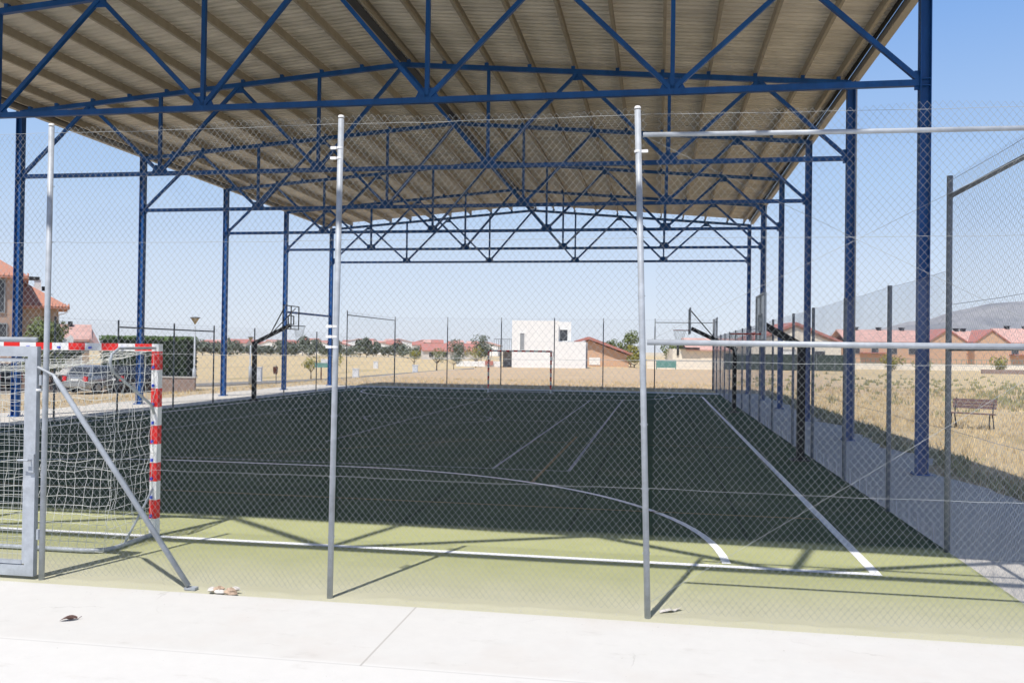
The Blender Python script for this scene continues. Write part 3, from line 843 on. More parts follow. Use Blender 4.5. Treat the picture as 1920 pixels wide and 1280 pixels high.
# clipped hedge on the left
hb = CF(-21.3, 50.4, 0); hz = gz(hb.x, hb.y)
hedge = thing('clipped_hedge', 'tall dark clipped hedge with a sunlit green top beside the street lamp', 'hedge', (hb.x, hb.y, hz), YAW)
mb = MB(); mt2 = MB(); h2 = random.Random(4)
def hedge_leaves(m_, n, xr, yr, zr, s):
    for _ in range(n):
        p = Vector((h2.uniform(*xr), h2.uniform(*yr), h2.uniform(*zr)))
        nrm = Vector((h2.uniform(-1,1), h2.uniform(-1.6,.4), h2.uniform(-.6,1))).normalized()
        a = nrm.orthogonal().normalized(); b = nrm.cross(a); t = h2.uniform(0,PI); a, b = a*math.cos(t)+b*math.sin(t), b*math.cos(t)-a*math.sin(t)
        k = s*h2.uniform(.6,1.4); m_.add([p-a*k, p+b*k*.5, p+a*k, p-b*k*.5], [(0,1,2,3)])
mb.box((0,.8,1.75), (4.8,1.3,2.35))
hedge_leaves(mb, 3800, (-2.5,2.5), (-.05,.25), (.62,3.02), .085)
hedge_leaves(mb, 1600, (2.25,2.52), (-.1,1.7), (.62,3.0), .085)
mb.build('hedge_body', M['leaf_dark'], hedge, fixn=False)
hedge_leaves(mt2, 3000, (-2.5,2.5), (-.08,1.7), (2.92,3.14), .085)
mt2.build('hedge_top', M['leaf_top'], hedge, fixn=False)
wb = CF(-23.2, 49.7, 0)
wall = thing('garden_wall', 'low pinkish stone garden wall under the hedge behind the parked cars', 'wall', (wb.x, wb.y, gz(wb.x,wb.y)), YAW)
mb = MB(); mb.box((-1.6,0,.34), (13.6,.24,.94)); mb.build('wall', M['brickwall'], wall)
mb = MB(); mb.box((-1.6,0,.845), (13.7,.32,.07)); mb.build('coping', M['soilline'], wall)

# ------------------------------------------------------------------ houses
def hip_roof(mb, x0, x1, y0, y1, z, h, over=.5, th=.16):
    x0 -= over; x1 += over; y0 -= over; y1 += over
    W_, D_ = x1-x0, y1-y0; ins = min(W_, D_)/2
    if W_ >= D_: a = (x0+ins, (y0+y1)/2, z+h); b = (x1-ins, (y0+y1)/2, z+h)
    else: a = ((x0+x1)/2, y0+ins, z+h); b = ((x0+x1)/2, y1-ins, z+h)
    c = [(x0,y0,z),(x1,y0,z),(x1,y1,z),(x0,y1,z)]; cb = [(x,y,z-th) for x,y,_ in c]
    vs = c + [a, b] + cb
    if W_ >= D_: fs = [(0,1,5,4),(1,2,5),(2,3,4,5),(3,0,4)]
    else: fs = [(0,1,4),(1,2,5,4),(2,3,5),(3,0,4,5)]
    fs += [(0,6,7,1),(1,7,8,2),(2,8,9,3),(3,9,6,0),(6,9,8,7)]
    mb.add(vs, fs)
def gable_roof(mb, x0, x1, y0, y1, z, h, axis='x', over=.4, th=.14):
    """ridge along axis; slab roof with thickness"""
    if axis == 'x':
        pm = (y0+y1)/2; poly = [(y0-over, z-over*h/((y1-y0)/2)),(pm, z+h),(y1+over, z-over*h/((y1-y0)/2)),(y1+over, z-over*h/((y1-y0)/2)+th),(pm, z+h+th*1.2),(y0-over, z-over*h/((y1-y0)/2)+th)]
        mb.prism(poly, 'x', x0-over, x1+over)
    else:
        pm = (x0+x1)/2; k = h/((x1-x0)/2); poly = [(x0-over, z-over*k),(pm, z+h),(x1+over, z-over*k),(x1+over, z-over*k+th),(pm, z+h+th*1.2),(x0-over, z-over*k+th)]
        mb.prism(poly, 'y', y0-over, y1+over)
def gable_wall(mb, x0, x1, y0, y1, z, h, axis):
    if axis == 'x': mb.prism([(y0,0),(y1,0),(y1,z),((y0+y1)/2,z+h-.02),(y0,z)], 'x', x0, x1)
    else: mb.prism([(x0,0),(x1,0),(x1,z),((x0+x1)/2,z+h-.02),(x0,z)], 'y', y0, y1)
def window(parent, x, y, z, w_, h_, mglass=None, mframe=None, face='y', sh=True):
    m2 = MB()
    f = .07
    sx = (lambda a, b, c: (a, b, c)) if face == 'y' else (lambda a, b, c: (b, a, c))
    for (dx, dz, ww, hh) in ((0,h_/2+f/2,w_+2*f,f),(0,-h_/2-f/2,w_+2*f,f),(-w_/2-f/2,0,f,h_),(w_/2+f/2,0,f,h_)):
        if face == 'y': m2.box((x+dx,y-.03,z+dz), (ww,.10,hh))
        else: m2.box((x+.03,y+dx,z+dz), (.10,ww,hh))
    o = m2.build('window', mframe or M['shutter'], parent)
    m2 = MB()
    if face == 'y': m2.box((x,y-.01,z), (w_,.04,h_))
    else: m2.box((x+.01,y,z), (.04,w_,h_))
    m2.build('pane', mglass or M['window'], o)
    return o

# two-storey house, far left
b = CF(-32.6, 58, 0); zb = gz(b.x, b.y)
h1 = thing('two_storey_house', 'pink beige two storey house with terracotta tiles at the far left edge', 'house', (b.x, b.y, zb), YAW+.51)
mb = MB(); mb.box((-5.0,3.0,3.45), (10.0,6.0,7.3)); mb.build('wall', M['pinkwall'], h1)
mb = MB(); mb.box((1.1,4.2,2.55), (2.2,5.0,5.3)); mb.build('side_wing', M['tanwall'], h1)
def tile_ribs(mb, x0, x1, y, z, n, rx=.06):
    for k in range(n):
        x = x0 + (x1-x0)*k/(n-1); mb.tube([(x,y,z),(x,y+.3,z+.19)], rx, 5)
mb = MB(); hip_roof(mb, -9.9, -.1, 0, 6.0, 7.10, 2.3, .45)
tile_ribs(mb, -5, .3, -.47, 7.09, 20)
rf_ = mb.build('roof', M['tile'], h1)
mb = MB(); hip_roof(mb, -2.8, 2.25, 1.7, 6.7, 5.22, 1.95, .62)
tile_ribs(mb, .3, 2.8, 1.06, 5.20, 13)
r2 = mb.build('roof', M['tile'], h1)
mb = MB(); mb.box((.92,3.6,6.72), (.42,.5,.85)); mb.build('chimney', M['whitewall'], r2)
mb = MB(); mb.box((.66,3.6,7.22), (.75,.6,.24)); mb.box((1.28,3.8,6.55),(.22,.3,.3)); mb.build('chimney_cap', M['dark'], r2)
mb = MB(); mb.tube([(2.75,1.3,5.1),(2.72,1.3,4.85),(2.5,1.35,4.72),(2.24,1.6,4.68),(2.22,1.65,4.5),(2.22,1.65,.2)], .035, 8); mb.build('downpipe', M['whitewall'], h1, smooth=True)
window(h1, -1.45, -.01, 5.75, .8, 2.1); window(h1, -1.35, -.01, 3.3, .9, 1.2); window(h1, -4.2, -.01, 5.55, 1.2, 1.5); window(h1, -4.2, -.01, 2.7, 1.2, 1.5)

b = CF(-34.9, 70, 0)
h3 = thing('small_tiled_house', 'small brown house with salmon tiled roof seen between the round bush and the hedge', 'house', (b.x, b.y, gz(b.x,b.y)), YAW+.45)
mb = MB(); gable_wall(mb, -1.2, .9, 0, 6, 2.6, 1.1, 'x'); mb.build('wall', M['tanwall'], h3)
mb = MB(); gable_roof(mb, -1.2, .75, 0, 6, 2.95, 1.1, 'x', .3, .2)
mb.add([(.9,-.5,2.75),(1.75,.2,2.0),(1.75,5.8,2.0),(.9,6.5,2.75),(1.0,3,4.1),(.9,-.5,3.1),(1.9,.2,2.2)], [(0,1,2,3),(5,6,4),(1,2,4),(2,3,4),(0,1,6,5)])
r_ = mb.build('roof', M['tile_far'], h3)
mb = MB(); mb.box((-.55,2.6,4.3), (.35,.4,.45)); mb.build('chimney', M['dark'], r_)
b = CF(-25.2, 53.5, 0)
b = CF(-29.6, 56.5, 0)
arch = thing('garden_archway', 'curved pale garden gable with dark creeper beside the round bush', 'garden wall', (b.x, b.y, gz(b.x,b.y)), YAW+.45)
mb = MB()
pl = [(0,0),(0,4.0),(.15,3.85),(.4,3.2),(.62,3.0),(.9,3.25),(1.08,3.05),(1.05,2.6),(1.6,2.3),(1.6,0)]
mb.prism(pl, 'y', 0, .3); mb.build('wall', M['whitewall'], arch)
mb = MB(); leaf_mass(mb, (.8,-.1,2.2), (.95,.3,.55), 700, .1, rr, hollow=.1); leaf_mass(mb, (.1,-.1,3.4), (.28,.25,.7), 260, .09, rr, hollow=.1); mb.build('creeper', M['leaf_dark'], arch, fixn=False)

# round bush by the house
b = CF(-25.8, 48.0, 0)
tree('round olive green bush in front of the pink house', 'round_bush', (b.x, b.y, gz(b.x,b.y)), 4.2, 2.8, M['leaf'], rr, None, .10, 6000, .085, 22, 'bush')

# modern white house
b = CF(0.0, 105, 0)
wh = thing('modern_white_house', 'flat roofed white two storey house beyond the far goal', 'house', (b.x, b.y, 0), YAW)
mb = MB(); mb.box((2.8,3.5,2.85), (5.6,7,5.7)); mb.build('tower_wall', M['whitewall'], wh)
mb = MB(); mb.box((6.4,4.2,4.5), (1.6,5.6,2.3)); mb.build('recessed_wall', M['whitewall'], wh)
mb = MB(); mb.box((7.25,3.4,1.60), (3.3,6.8,3.26)); mb.build('lower_wall', M['whitewall'], wh)
mb = MB(); mb.box((9.0,3.8,1.58), (.35,6,3.2)); mb.build('corner_wall', M['shadewall'], wh)  # shaded side of the white house, its shade put into the wall colour
mb = MB(); mb.box((-1.1,2.2,2.08), (2.2,4.0,.18)); mb.build('terrace_slab', M['whitewall'], wh)
mb = MB(); mb.box((-1.4,3.4,1.0), (.25,.25,2.0)); mb.box((-.5,3.9,1.0), (1.2,.2,2.0)); mb.build('terrace_pillar', M['shadewall'], wh)  # recess shadow under the terrace put into the pillar colour
mb = MB()
for k in range(9): mb.box((-2.15+k*.26,.35,2.8), (.03,.03,1.25))
mb.box((-1.1,.35,3.42), (2.2,.05,.05)); mb.build('balustrade', M['dark'], wh)
window(wh, 1.22, -.01, 3.15, .5, 2.0, M['shutter'], M['whitewall']); window(wh, 6.3, 1.39, 4.0, .9, 1.35, M['window'], M['whitewall'])
mb = MB()
for k in range(6): mb.box((-6.2+k*.88,-.6,.42), (.84,.18,.62+(.06 if k % 2 else 0)))
mb.build('garden_wall', M['whitewall'], wh)
mb = MB(); mb.box((-2.7,-.9,.55), (.95,.35,.5)); mb.build('letter_box', M['tile_red'], wh)

b = CF(10.0, 120, 0)
oh = thing('brick_outbuilding', 'low orange brick building with a long sloping red roof right of the white house', 'house', (b.x, b.y, 0), YAW)
mb = MB(); mb.prism([(0,0),(6.1,0),(6.1,1.55),(.7,3.6),(-.3,3.3),(-.3,0)], 'y', 0, 6); mb.build('wall', M['orangewall'], oh)
mb = MB(); mb.prism([(-1.0,3.35),(.6,3.72),(6.9,1.48),(6.9,1.78),(.6,4.1),(-1.0,3.58)], 'y', -.7, 6.5); mb.build('roof', M['tile_red'], oh)
mb = MB(); mb.box((1.4,-.03,.75), (1.5,.06,1.0)); mb.build('garage_door', M['whitewall'], oh)
mb = MB(); mb.box((6.3,-.5,.8), (.12,.12,1.6)); mb.build('porch_post', M['rust'], oh)

b = CF(35.6, 110, 0)
ch = thing('cream_gabled_house', 'cream rendered house with a wide red gable behind the right hoop', 'house', (b.x, b.y, .1), YAW)
mb = MB(); gable_wall(mb, -5.6, 5.9, 0, 9, 3.4, 2.25, 'y'); mb.build('wall', M['creamwall'], ch)
mb = MB(); gable_roof(mb, -5.6, 5.9, 0, 9, 3.42, 2.25, 'y', .35, .3); mb.build('roof', M['tile_red'], ch)
mb = MB(); gable_roof(mb, -5.5, 5.8, .15, 8, 3.14, 2.25, 'y', .2, .26); mb.build('eaves', M['pinkwall'], ch)
window(ch, -.7, -.01, 2.1, 1.7, .7, M['whitewall']); window(ch, 3.2, -.01, 1.9, 1.2, .9)
b = CF(33.0, 104, 0)
gs = thing('screened_garden_fence', 'dark green screening fence in front of the cream house', 'fence', (b.x, b.y, .1), YAW)
mb = MB(); mb.box((0,0,1.0), (15.4,.06,1.9)); mb.build('screen', M['greenscreen'], gs)
for k in range(8): mb = MB(); mb.box((-7.7+k*2.2,-.05,1.0), (.07,.07,2.0)); mb.build('post', M['galv_dark'], gs)

b = CF(28.0, 121, 0)
rh = thing('low_red_roofed_house', 'low white walled house with flat pink red roof right of the leafy trees', 'house', (b.x, b.y, 0), YAW)
mb = MB(); mb.box((-1.2,3,1.3), (9.0,6,2.6)); mb.build('wall', M['creamwall'], rh)
mb = MB(); gable_roof(mb, -3.4, 4.5, 0, 6, 2.6, 1.35, 'x', .5, .2); mb.build('roof', M['tile_far'], rh)
mb = MB(); mb.box((-3.4,-.3,2.75), (2.6,.8,.15)); mb.box((-5.0,0,2.5),(.3,.3,1.6)); mb.build('pergola', M['dark'], rh)
b = CF(17.7, 100, 0)
ts = thing('teal_screen', 'teal green garden screen in front of the pale walls', 'screen', (b.x, b.y, .0), YAW)
mb = MB(); mb.box((0,0,.75), (2.3,.08,.85)); mb.box((-1.1,.05,.4), (.08,.08,.8)); mb.box((1.1,.05,.4), (.08,.08,.8)); mb.build('panel', M['teal'], ts)
b = CF(21.5, 108, 0)
lw = thing('boundary_wall', 'pale boundary wall below the low red roofed house', 'wall', (b.x, b.y, 0), YAW)
mb = MB(); mb.box((0,0,.55), (9.5,.2,1.1)); mb.build('wall', M['creamwall'], lw); mb = MB(); mb.box((0,0,1.14), (9.6,.3,.08)); mb.build('coping', M['soilline'], lw)

# terrace of orange houses on the right
def row_house(label, lat, x0, x1, gable, gz_w, D=150, wall=4.5, ridge=6.35):
    b = CF(lat, D, 0)
    g = thing('brick_row_house', label, 'house', (b.x, b.y, 0), YAW, 'orange brick houses in a row on the right')
    mb = MB(); mb.box(((x0+x1)/2,4,wall/2), (x1-x0,8,wall)); mb.build('wall', M['orangewall'], g)
    mb = MB(); gable_roof(mb, x0, x1, 0, 8, wall, ridge-wall, 'x', .5, .2); r = mb.build('roof', M['tile_far'], g)
    for k in range(3):
        mb = MB(); xx = x0+(x1-x0)*(.2+.28*k); mb.box((xx,4,ridge+.35), (.7,.6,.5)); mb.box((xx,4,ridge+.62), (.9,.8,.12)); mb.build('chimney', M['dark'], r)
    if gable is not None:
        mb = MB(); gable_wall(mb, gable-gz_w, gable+gz_w, -2.2, 3, wall, 1.95, 'y'); mb.build('gable_wall', M['orangewall'], g)
        mb = MB(); gable_roof(mb, gable-gz_w, gable+gz_w, -2.2, 4, wall, 2.0, 'y', .22, .22); mb.build('gable_roof', M['tile_red'], g)
    for k in range(int((x1-x0)/3.2)):
        xx = x0+1.5+k*3.2
        if gable is not None and abs(xx-gable) < gz_w+.8: continue
        window(g, xx, -.01, 3.0, 1.1, 1.2)
    mb = MB(); mb.box(((x0+x1)/2-3,-.7,2.5), (4.5,1.4,.15)); mb.build('porch_roof', M['tile_red'], g)
    return g
row_house('longest orange brick row house with red tiled roof between the fence posts', 58.7, -1, 13.5, 15.1, 3.2)
row_house('middle orange brick row house behind the second gable', 75.0, 1.2, 5.6, 6.3, 2.9)
row_house('rightmost orange brick row house running out of the photo edge', 84.5, .5, 12.0, None, 0, 150, 4.7, 6.9)
b = CF(70, 128, 0)
bw = thing('boundary_wall', 'long pale wall with railings below the orange row houses', 'wall', (b.x, b.y, 0), YAW)
mb = MB(); mb.box((0,0,.45), (44,.2,.9)); mb.build('wall', M['creamwall'], bw)
mb = MB()
for k in range(60): mb.box((-21.8+k*.74,0,1.25), (.04,.04,.7))
mb.box((0,0,1.6), (44,.05,.05)); mb.box((0,0,1.0), (44,.05,.05)); mb.build('railing', M['teal'], bw)
for i, (lat, D, hh) in enumerate(((52.5,118,2.0),(57.0,119,1.6),(68.0,119,2.1),(77.5,118,2.4),(80.6,118,2.0))):
    b = CF(lat*.98, D, 0)
    tree(['leftmost yellow green shrub','small yellow green shrub','third yellow green shrub','bushy yellow green shrub','rightmost yellow green shrub'][i]+' by the wall of the row houses', 'garden_shrub', (b.x, b.y, 0), hh, 3.2, M['leaf_yellow'], rr, 'shrubs below the row houses', .1, 500, .16, 7, 'shrub')
b = CF(69, 104, 0)
mb = MB(); mb.box((0,0,.32), (26,.3,.5)); o = mb.build('low_stone_wall', M['brickwall'], None, (b.x, b.y, 0), rz=YAW); tag(o, 'low rough stone wall at the back edge of the dry field', 'wall')

# ------------------------------------------------------------------ far town, trees, boxes
def far_house(i, lat, D, w_, wall, ridge, roofm, label, grp='small red roofed houses of the far town', ax='x'):
    b = CF(lat, D, 0); z = gz(b.x, b.y)
    g = thing('distant_house', label, 'house', (b.x, b.y, z), YAW + (i*37 % 11 - 5)*.06, grp)
    mb = MB(); gable_wall(mb, -w_/2, w_/2, 0, 9, wall, ridge-wall, ax); mb.build('wall', M['farwall'] if i % 3 else M['whitewall'], g)
    mb = MB(); gable_roof(mb, -w_/2, w_/2, 0, 9, wall, ridge-wall, ax, .4, .25); mb.build('roof', roofm, g)
    for k in range(max(1, int(w_/4))):
        m2 = MB(); m2.box((-w_/2+2+k*3.6,-.03,wall*.55), (1.1,.1,1.2)); m2.build('window', M['window'], g)
far_house(2, -16.0, 230, 14.5, 2.3, 3.9, M['tile_red'], 'long low red roofed farmhouse left of the white house', 'red roofed farmhouse')
rt = random.Random(21)
for i in range(40):
    px = 385 + i*13.6 + rt.uniform(-5,5)
    D = rt.uniform(360, 560); lat = (px-960)*D/1636
    k = 0 if px < 560 else (.6 if px < 660 else 1)
    hh = rt.uniform(2.3, 4.4) + (D-360)*.008 + k*1.5
    far_house(i, lat, D, rt.uniform(5, 13), hh-.2, hh+1.2, M['tile_far'] if i % 2 else M['tile_red'], 'small hazy red roofed house in the far town on the skyline', ax='x' if i % 3 else 'y')
def ftree(label, lat, D, h, w_, m_, grp, n=420, leaf=None):
    b = CF(lat, D, 0)
    tree(label, 'distant_tree', (b.x, b.y, gz(b.x,b.y)-.1), h, w_, m_, rr, grp, .16, n, leaf or h*.10, 8)
rt = random.Random(8)
for i in range(46):
    px = 372 + i*11.6 + rt.uniform(-4,4); D = rt.uniform(240, 320); lat = (px-960)*D/1636
    dense = 1 if (px < 640 or 660 < px < 760) else .62
    ftree('grey green tree in the hazy line of trees before the far town', lat, D, rt.uniform(3.3,4.9)*dense+.5, rt.uniform(4.5,8), M['leaf_grey'], 'trees before the far town', 420)
ftree('dark tree just left of the white house terrace', -4.6, 132, 5.0, 4.4, M['leaf_grey'], None, 1100, .17)
ftree('lower dark tree left of the terrace tree', -11.5, 190, 4.6, 6.5, M['leaf_grey'], None, 700, .24)
ftree('leafy round tree behind the sloping red roof', 19.9, 148, 5.6, 5.2, M['leaf'], None, 1500, .2)
ftree('broad leafy tree left of the round one behind the sloping roof', 16.6, 150, 4.4, 4.2, M['leaf'], None, 1200, .2)
ftree('slim tree rising over the ridge of the sloping red roof', 13.6, 165, 5.9, 2.6, M['leaf_grey'], None, 500, .2)
ftree('dark shrubby tree beside the pale boundary wall', 23.6, 125, 3.6, 5.0, M['leaf'], None, 800, .2)
ftree('yellow green tree in front of the low brick building', 16.3, 116, 3.1, 2.6, M['leaf_yellow'], None, 800, .15)
def sapling(label, lat, D, h, w_, m_, base=0):
    b = CF(lat, D, 0); tree(label, 'young_tree', (b.x, b.y, gz(b.x,b.y)), h, w_, m_, rr, 'young trees in the dry field', .4, 420, .09, 6, 'young tree')
sapling('yellowing sapling behind the white post box near the left fence', -17.0, 74, 1.7, 1.9, M['leaf_yellow'])
sapling('small yellow green sapling in the field left of the far goal', -13.2, 118, 2.4, 2.2, M['leaf_yellow'])
sapling('dense dark green shrub in the field left of the far goal', -7.9, 92, 2.5, 2.6, M['leaf'])
sapling('grey green low shrub beside the white garden wall', -6.5, 98, 1.6, 2.4, M['leaf_grey'])
sapling('yellow tree behind the white garden wall', -4.6, 112, 2.6, 3.4, M['leaf_yellow'])
sapling('yellow green bush in the field near the left sign', -18.6, 90, 2.0, 3.0, M['leaf_yellow'])
def cabinet(label, lat, D, w_, h_):
    b = CF(lat, D, 0); g = thing('utility_cabinet', label, 'utility cabinet', (b.x, b.y, gz(b.x,b.y)), YAW, 'white utility cabinets in the field')
    mb = MB(); mb.box((0,0,h_/2), (w_,.35,h_)); mb.build('body', M['whitebox'], g); mb = MB(); mb.box((0,0,h_+.03), (w_+.08,.42,.06)); mb.build('lid', M['whitebox'], g)
    mb = MB(); mb.box((0,-.18,h_*.55), (w_*.8,.02,h_*.7)); mb.build('door', M['whitebox'], g)
cabinet('largest white utility cabinet beside the left hoop pole', -19.2, 66, .62, 1.05)
cabinet('white utility cabinet near the kerb end', -12.9, 72.3, .5, .85)
cabinet('small white utility cabinet far out in the field', -17.9, 115, .6, .9)
cabinet('white utility cabinet nearest the far fence', -9.5, 86, .5, .8)
b = CF(-14.4, 66, 0)
sg = thing('park_sign', 'green and white sign on a reddish post beyond the left fence', 'sign', (b.x, b.y, gz(b.x,b.y)), YAW)
mb = MB(); mb.tube([(0,0,0),(0,0,1.2)], .05, 8); mb.build('post', M['rust'], sg)
mb = MB(); mb.box((.1,-.05,1.30), (1.15,.05,.35)); mb.build('board', M['teal'], sg); mb = MB(); mb.box((.25,-.05,1.62), (.55,.05,.3)); mb.build('panel', M['whitebox'], sg)
b = CF(-14.7, 54.5, 0)
pb = thing('litter_bin', 'small dark litter bin on a thin post near the left fence', 'litter bin', (b.x, b.y, gz(b.x,b.y)), YAW)
mb = MB(); mb.tube([(0,0,0),(0,0,1.3)], .03, 8); mb.build('post', M['galv_dark'], pb); mb = MB(); mb.lathe([(.001,.75),(.13,.76),(.16,1.2),(.14,1.2),(.12,.8)], (0,-.18,0), 12); mb.build('basket', M['rust'], pb)
def lamp(label, lat, D, h, k=.76):
    b = CF(lat, D, 0); g = thing('street_lamp', label, 'street lamp', (b.x, b.y, gz(b.x,b.y)), YAW, 'street lamps along the kerb')
    mb = MB(); mb.tube([(0,0,0),(0,0,1.3),(0,0,1.32),(0,0,h-.6)], .05, 10, radii=[.11,.11,.055,.05]); mb.build('pole', M['galv'], g, smooth=True)
    mb = MB(); mb.lathe([(r*k,h-q*k) for r, q in ((.05,.62),(.07,.55),(.30,.18),(.31,.14),(.05,.5))], (0,0,0), 16); mb.build('bowl', M['lamp_glass'], g, smooth=True)
    mb = MB(); mb.lathe([(r*k,h-q*k) for r, q in ((.001,.02),(.36,.08),(.38,.13),(.36,.15),(.28,.16))], (0,0,0), 16); mb.build('shade', M['galv_dark'], g, smooth=True)
lamp('taller street lamp with a cone head standing at the end of the hedge', -18.4, 50.6, 4.35)
lamp('second smaller street lamp behind the left hoop pole', -18.0, 60.1, 3.35, .55)

# ------------------------------------------------------------------ cars
def car(label, loc, rz, paint, sc=1.0):
    g = thing('parked_car', label, 'car', loc, rz, 'cars parked by the garden wall')
    # length along +y (front), rear at y = 0
    st = [(0.0,.42,.80,.70),(.06,.30,.90,.80),(.5,.26,.97,.84),(1.3,.24,.97,.86),(2.6,.24,.95,.86),(3.2,.24,.92,.85),(3.9,.28,.80,.80),(4.15,.38,.66,.68)]
    mb = MB(); vs = []; k = 10
    for y, z0, z1, hw in st:
        prof = [(-hw*.92,z0),(-hw,z0+.12),(-hw,z1-.22),(-hw*.96,z1-.05),(-hw*.86,z1),(hw*.86,z1),(hw*.96,z1-.05),(hw,z1-.22),(hw,z0+.12),(hw*.92,z0)]
        vs += [(x*sc,y*sc,z*sc) for x,z in prof]
    n = len(st)
    fs = [(i*k+j, i*k+(j+1)%k, (i+1)*k+(j+1)%k, (i+1)*k+j) for i in range(n-1) for j in range(k)] + [tuple(range(k)), tuple(range(n*k-1, (n-1)*k-1, -1))]
    mb.add(vs, fs); body = mb.build('body', paint, g, smooth=False)
    # cabin
    def ring(y, z, hw): return [(-hw*sc,y*sc,z*sc),(hw*sc,y*sc,z*sc)]
    low = [(.10,.93),(.12,.93),(3.0,.93)]
    mb = MB()
    a = [(-.78,.14,.93),(.78,.14,.93),(.78,2.95,.92),(-.78,2.95,.92)]; b_ = [(-.62,.50,1.43),(.62,.50,1.43),(.60,2.0,1.45),(-.60,2.0,1.45)]
    c_ = [(-.56,.62,1.475),(.56,.62,1.475),(.54,1.85,1.49),(-.54,1.85,1.49)]
    allv = [(x*sc,y*sc,z*sc) for x,y,z in a+b_+c_]
    fs = []
    for o in (0, 4):
        fs += [(o+i, o+(i+1)%4, o+4+(i+1)%4, o+4+i) for i in range(4)]
    fs.append((8,9,10,11)); mb.add(allv, fs); mb.build('cabin', paint, g)
    def pane(p, name='window'):
        mb = MB(); mb.add([Vector(q)*sc for q in p], [(0,1,2,3)]); mb.build(name, M['window'], g, fixn=False)
    pane([(-.66,.175,.99),(.66,.175,.99),(.56,.455,1.38),(-.56,.455,1.38)], 'rear_window')
    pane([(-.66,2.83,.98),(.66,2.83,.98),(.54,2.06,1.40),(-.54,2.06,1.40)], 'windscreen')
    for s in (-1,1):
        pane([(s*.785,.42,.97),(s*.785,1.35,.97),(s*.655,1.30,1.39),(s*.655,.62,1.38)])
        pane([(s*.785,1.43,.97),(s*.785,2.62,.97),(s*.645,2.0,1.39),(s*.655,1.38,1.39)])
        mb = MB(); mb.box((s*.68*sc,.0,.78*sc), (.24*sc,.10*sc,.26*sc)); mb.build('tail_light', M['taillight'], g)
        mb = MB(); mb.box((s*.58*sc,4.08*sc,.60*sc), (.28*sc,.12*sc,.14*sc)); mb.build('headlight', M['plate'], g)
        for y in (.72, 3.3):
            mb = MB(); mb.tube([((s*.64)*sc,y*sc,.31*sc),((s*.86)*sc,y*sc,.31*sc)], .31*sc, 18); w0 = mb.build('wheel', M['tyre'], g)
            mb = MB(); mb.tube([((s*.80)*sc,y*sc,.31*sc),((s*.872)*sc,y*sc,.31*sc)], .20*sc, 14); mb.build('rim', M['rim'], w0)
    mb = MB(); mb.box((0,-.03*sc,.46*sc), (1.50*sc,.12*sc,.20*sc)); mb.build('bumper', M['dark'] if paint is M['car_dark'] else paint, g)
    mb = MB(); mb.box((0,-.02*sc,.72*sc), (.50*sc,.03*sc,.12*sc)); mb.build('number_plate', M['plate'], g)
    return g
b = CF(-23.1, 46.2, 0); car('silver hatchback seen from behind through the goal net', (b.x, b.y, gz(b.x,b.y)+.03), YAW-.30, M['car_silver'])
b = CF(-21.75, 47.6, 0); car('dark grey hatchback parked beyond the silver one, partly under the hedge', (b.x, b.y, gz(b.x,b.y)+.03), YAW-.42, M['car_dark'])
b = CF(-27.4, 47.6, 0); car('dark car seen in the gate mesh at the left edge', (b.x, b.y, gz(b.x,b.y)+.03), YAW+1.2, M['car_dark'])

# ------------------------------------------------------------------ bench, weeds, grass
b = CF(13.38, 25.3, 0)
bn = thing('park_bench', 'weathered wooden bench on thin metal legs in the dry grass on the right', 'bench', (b.x, b.y, 0), YAW-.72)
for k in range(4):
    mb = MB(); mb.box((0,-.30+k*.105,.44-.008*k), (1.16,.09,.035)); mb.build('seat_slat', M['bench_wood'], bn)
for k in range(3):
    mb = MB(); mb.box((0,.16+k*.03,.60+k*.095), (1.16,.03,.085)); mb.build('back_slat', M['bench_wood'], bn)
for s in (-.5, .5):
    mb = MB(); mb.tube([(s,-.34,.0),(s,-.26,.42),(s,.08,.41),(s,.13,.55),(s,.25,.86)], .018, 8); mb.tube([(s,.05,.41),(s,.24,.0)], .018, 8); mb.build('leg', M['dark'], bn, smooth=True)

